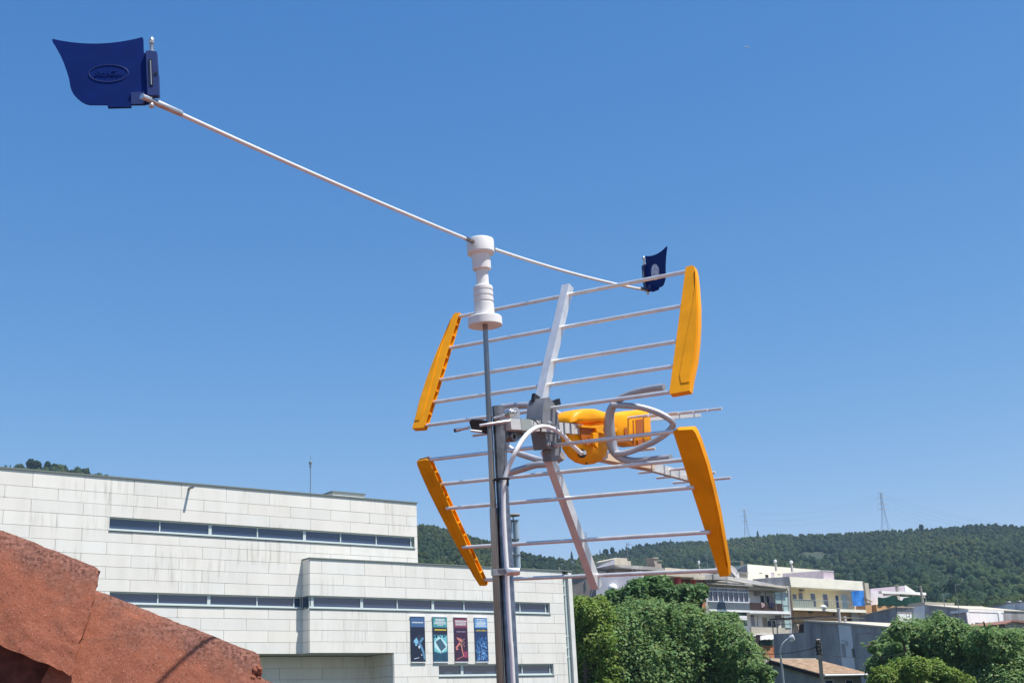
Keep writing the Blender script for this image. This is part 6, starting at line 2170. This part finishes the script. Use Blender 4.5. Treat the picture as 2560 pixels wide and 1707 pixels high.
# =================================================================== PYLONS
def pylon(k, x0, yb, x1, yt, d, wbase, wtop, arms, lab):
    b, t_ = at(k, x0, yb, d), at(k, x1, yt, d)
    b = b - pz * 3
    H = t_.z - b.z
    th_ = thing('electricity_pylon', lab, 'pylon', b, 'lattice pylons on the ridge')
    bm = NB()
    ax = RH
    ay = FH
    def cor(f, i):
        w_ = wbase * (1 - f) ** 2.4 + wtop
        s = ((-1, -1), (1, -1), (1, 1), (-1, 1))[i]
        return b + pz * (H * f) + ax * (s[0] * w_) + ay * (s[1] * w_)
    lv = [0, .13, .27, .40, .52, .63, .72, .80, .88, .95, 1.0]
    R = .11
    for i in range(4):
        for f0, f1 in zip(lv[:-1], lv[1:]):
            tube(bm, [cor(f0, i), cor(f1, i)], R, 4)
            tube(bm, [cor(f0, i), cor(f1, (i + 1) % 4)], R * .55, 3)
            tube(bm, [cor(f0, (i + 1) % 4), cor(f1, i)], R * .55, 3)
    build('pylon_tower', bm, M['pylon'], th_)
    ends = []
    for f, wa in arms:
        bm = NB()
        c = b + pz * (H * f)
        for sg in (-1, 1):
            e = c + ax * (sg * wa)
            for sy in (-1, 1):
                tube(bm, [c + ay * (wtop * sy) + pz * 1.0, e], R * 1.0, 3)
                tube(bm, [c + ay * (wtop * sy) - pz * .2, e], R * 1.3, 3)
            tube(bm, [e, e - pz * 2.2], R * .8, 4)
            ends.append(e - pz * 2.2)
        build('cross_arm', bm, M['pylon'], th_)
    return ends


eA = pylon('C1', 1308, 365, 1280, 78, 1290, 3.6, .75, ((1.0, 3.2), (.86, 5.2), (.71, 4.8), (.57, 5.6)), 'large lattice pylon with four cross arms on the right ridge')
eB = pylon('C1', 262, 408, 255, 212, 1480, 2.4, .7, ((1.0, 4.2), (.76, 5.0), (.58, 4.6)), 'smaller lattice pylon with three cross arms just right of the orange fin')
eC = pylon('C3', 232, 420, 232, 185, 1500, 2.0, .6, ((1.0, 3.4), (.80, 4.4)), 'faint small pylon half hidden behind the lower white spine')
wi = 0
for i in range(6):
    a_, b_ = eA[min(i, len(eA) - 1)], eB[min(i, len(eB) - 1)]
    bm = NB()
    tube(bm, [a_.lerp(b_, t) - pz * 10 * 4 * t * (1 - t) for t in [j / 20 for j in range(21)]], .022, 4)
    tag(build('power_line', bm, M['wire'], None, base=a_), 'hair thin power line slung between the two larger pylons', 'power line', 'power lines between the pylons')
for i in range(6):
    a_ = eA[i]
    b_ = at('C1', 2600 - (i // 2) * 330, 395, 1000) + RH * (i % 2) * 10
    bm = NB()
    tube(bm, [a_.lerp(b_, t) - pz * 6 * 4 * t * (1 - t) for t in [j / 20 for j in range(21)]], .035, 4)
    tag(build('power_line', bm, M['wire'], None, base=a_), 'thin power line sloping down to the right from the large pylon', 'power line', 'power lines right of the large pylon')

# distant aircraft: a pale speck in the sky
ac = at('N', 1868.5, 118.5, 3600)
bm = NB()
fdir = (RH * .9 + FH * .35).normalized()
sd_ = fdir.cross(pz).normalized()
tube(bm, [ac - fdir * 6, ac - fdir * 5, ac + fdir * 4, ac + fdir * 5.6], [.3, .8, .9, .2], 10)
prism(bm, [ac + fdir * 1.2 - sd_ * .5, ac - fdir * .8 - sd_ * 6, ac - fdir * 1.8 - sd_ * 6, ac - fdir * 1.2, ac - fdir * 1.8 + sd_ * 6, ac - fdir * .8 + sd_ * 6, ac + fdir * 1.2 + sd_ * .5], pz * .25)
prism(bm, [ac - fdir * 4.4, ac - fdir * 5.9, ac - fdir * 6.2 + pz * 2.4, ac - fdir * 5.4 + pz * 2.4], sd_ * .2)
tag(build('aircraft', bm, M['white_plastic'], None, base=ac, smooth=50), 'tiny pale aircraft, a mere speck high in the blue sky', 'aircraft')

# =================================================================== AIR
bm = NB()
box(bm, (150, 830, 138), (1, 0, 0), (0, 1, 0), (0, 0, 1), 1150, 880, 140)
hz_ = bpy.data.materials.new('haze')
hz_.use_nodes = True
nt = hz_.node_tree
for n_ in list(nt.nodes):
    if n_.type != 'OUTPUT_MATERIAL': nt.nodes.remove(n_)
pv = nt.nodes.new('ShaderNodeVolumePrincipled')
pv.inputs['Color'].default_value = (0.50, 0.75, 1.0, 1)
pv.inputs['Density'].default_value = 0.00012
pv.inputs['Anisotropy'].default_value = 0.0
nt.links.new(pv.outputs[0], nt.nodes['Material Output'].inputs['Volume'])
tag(build('haze', bm, hz_), kind='stuff')
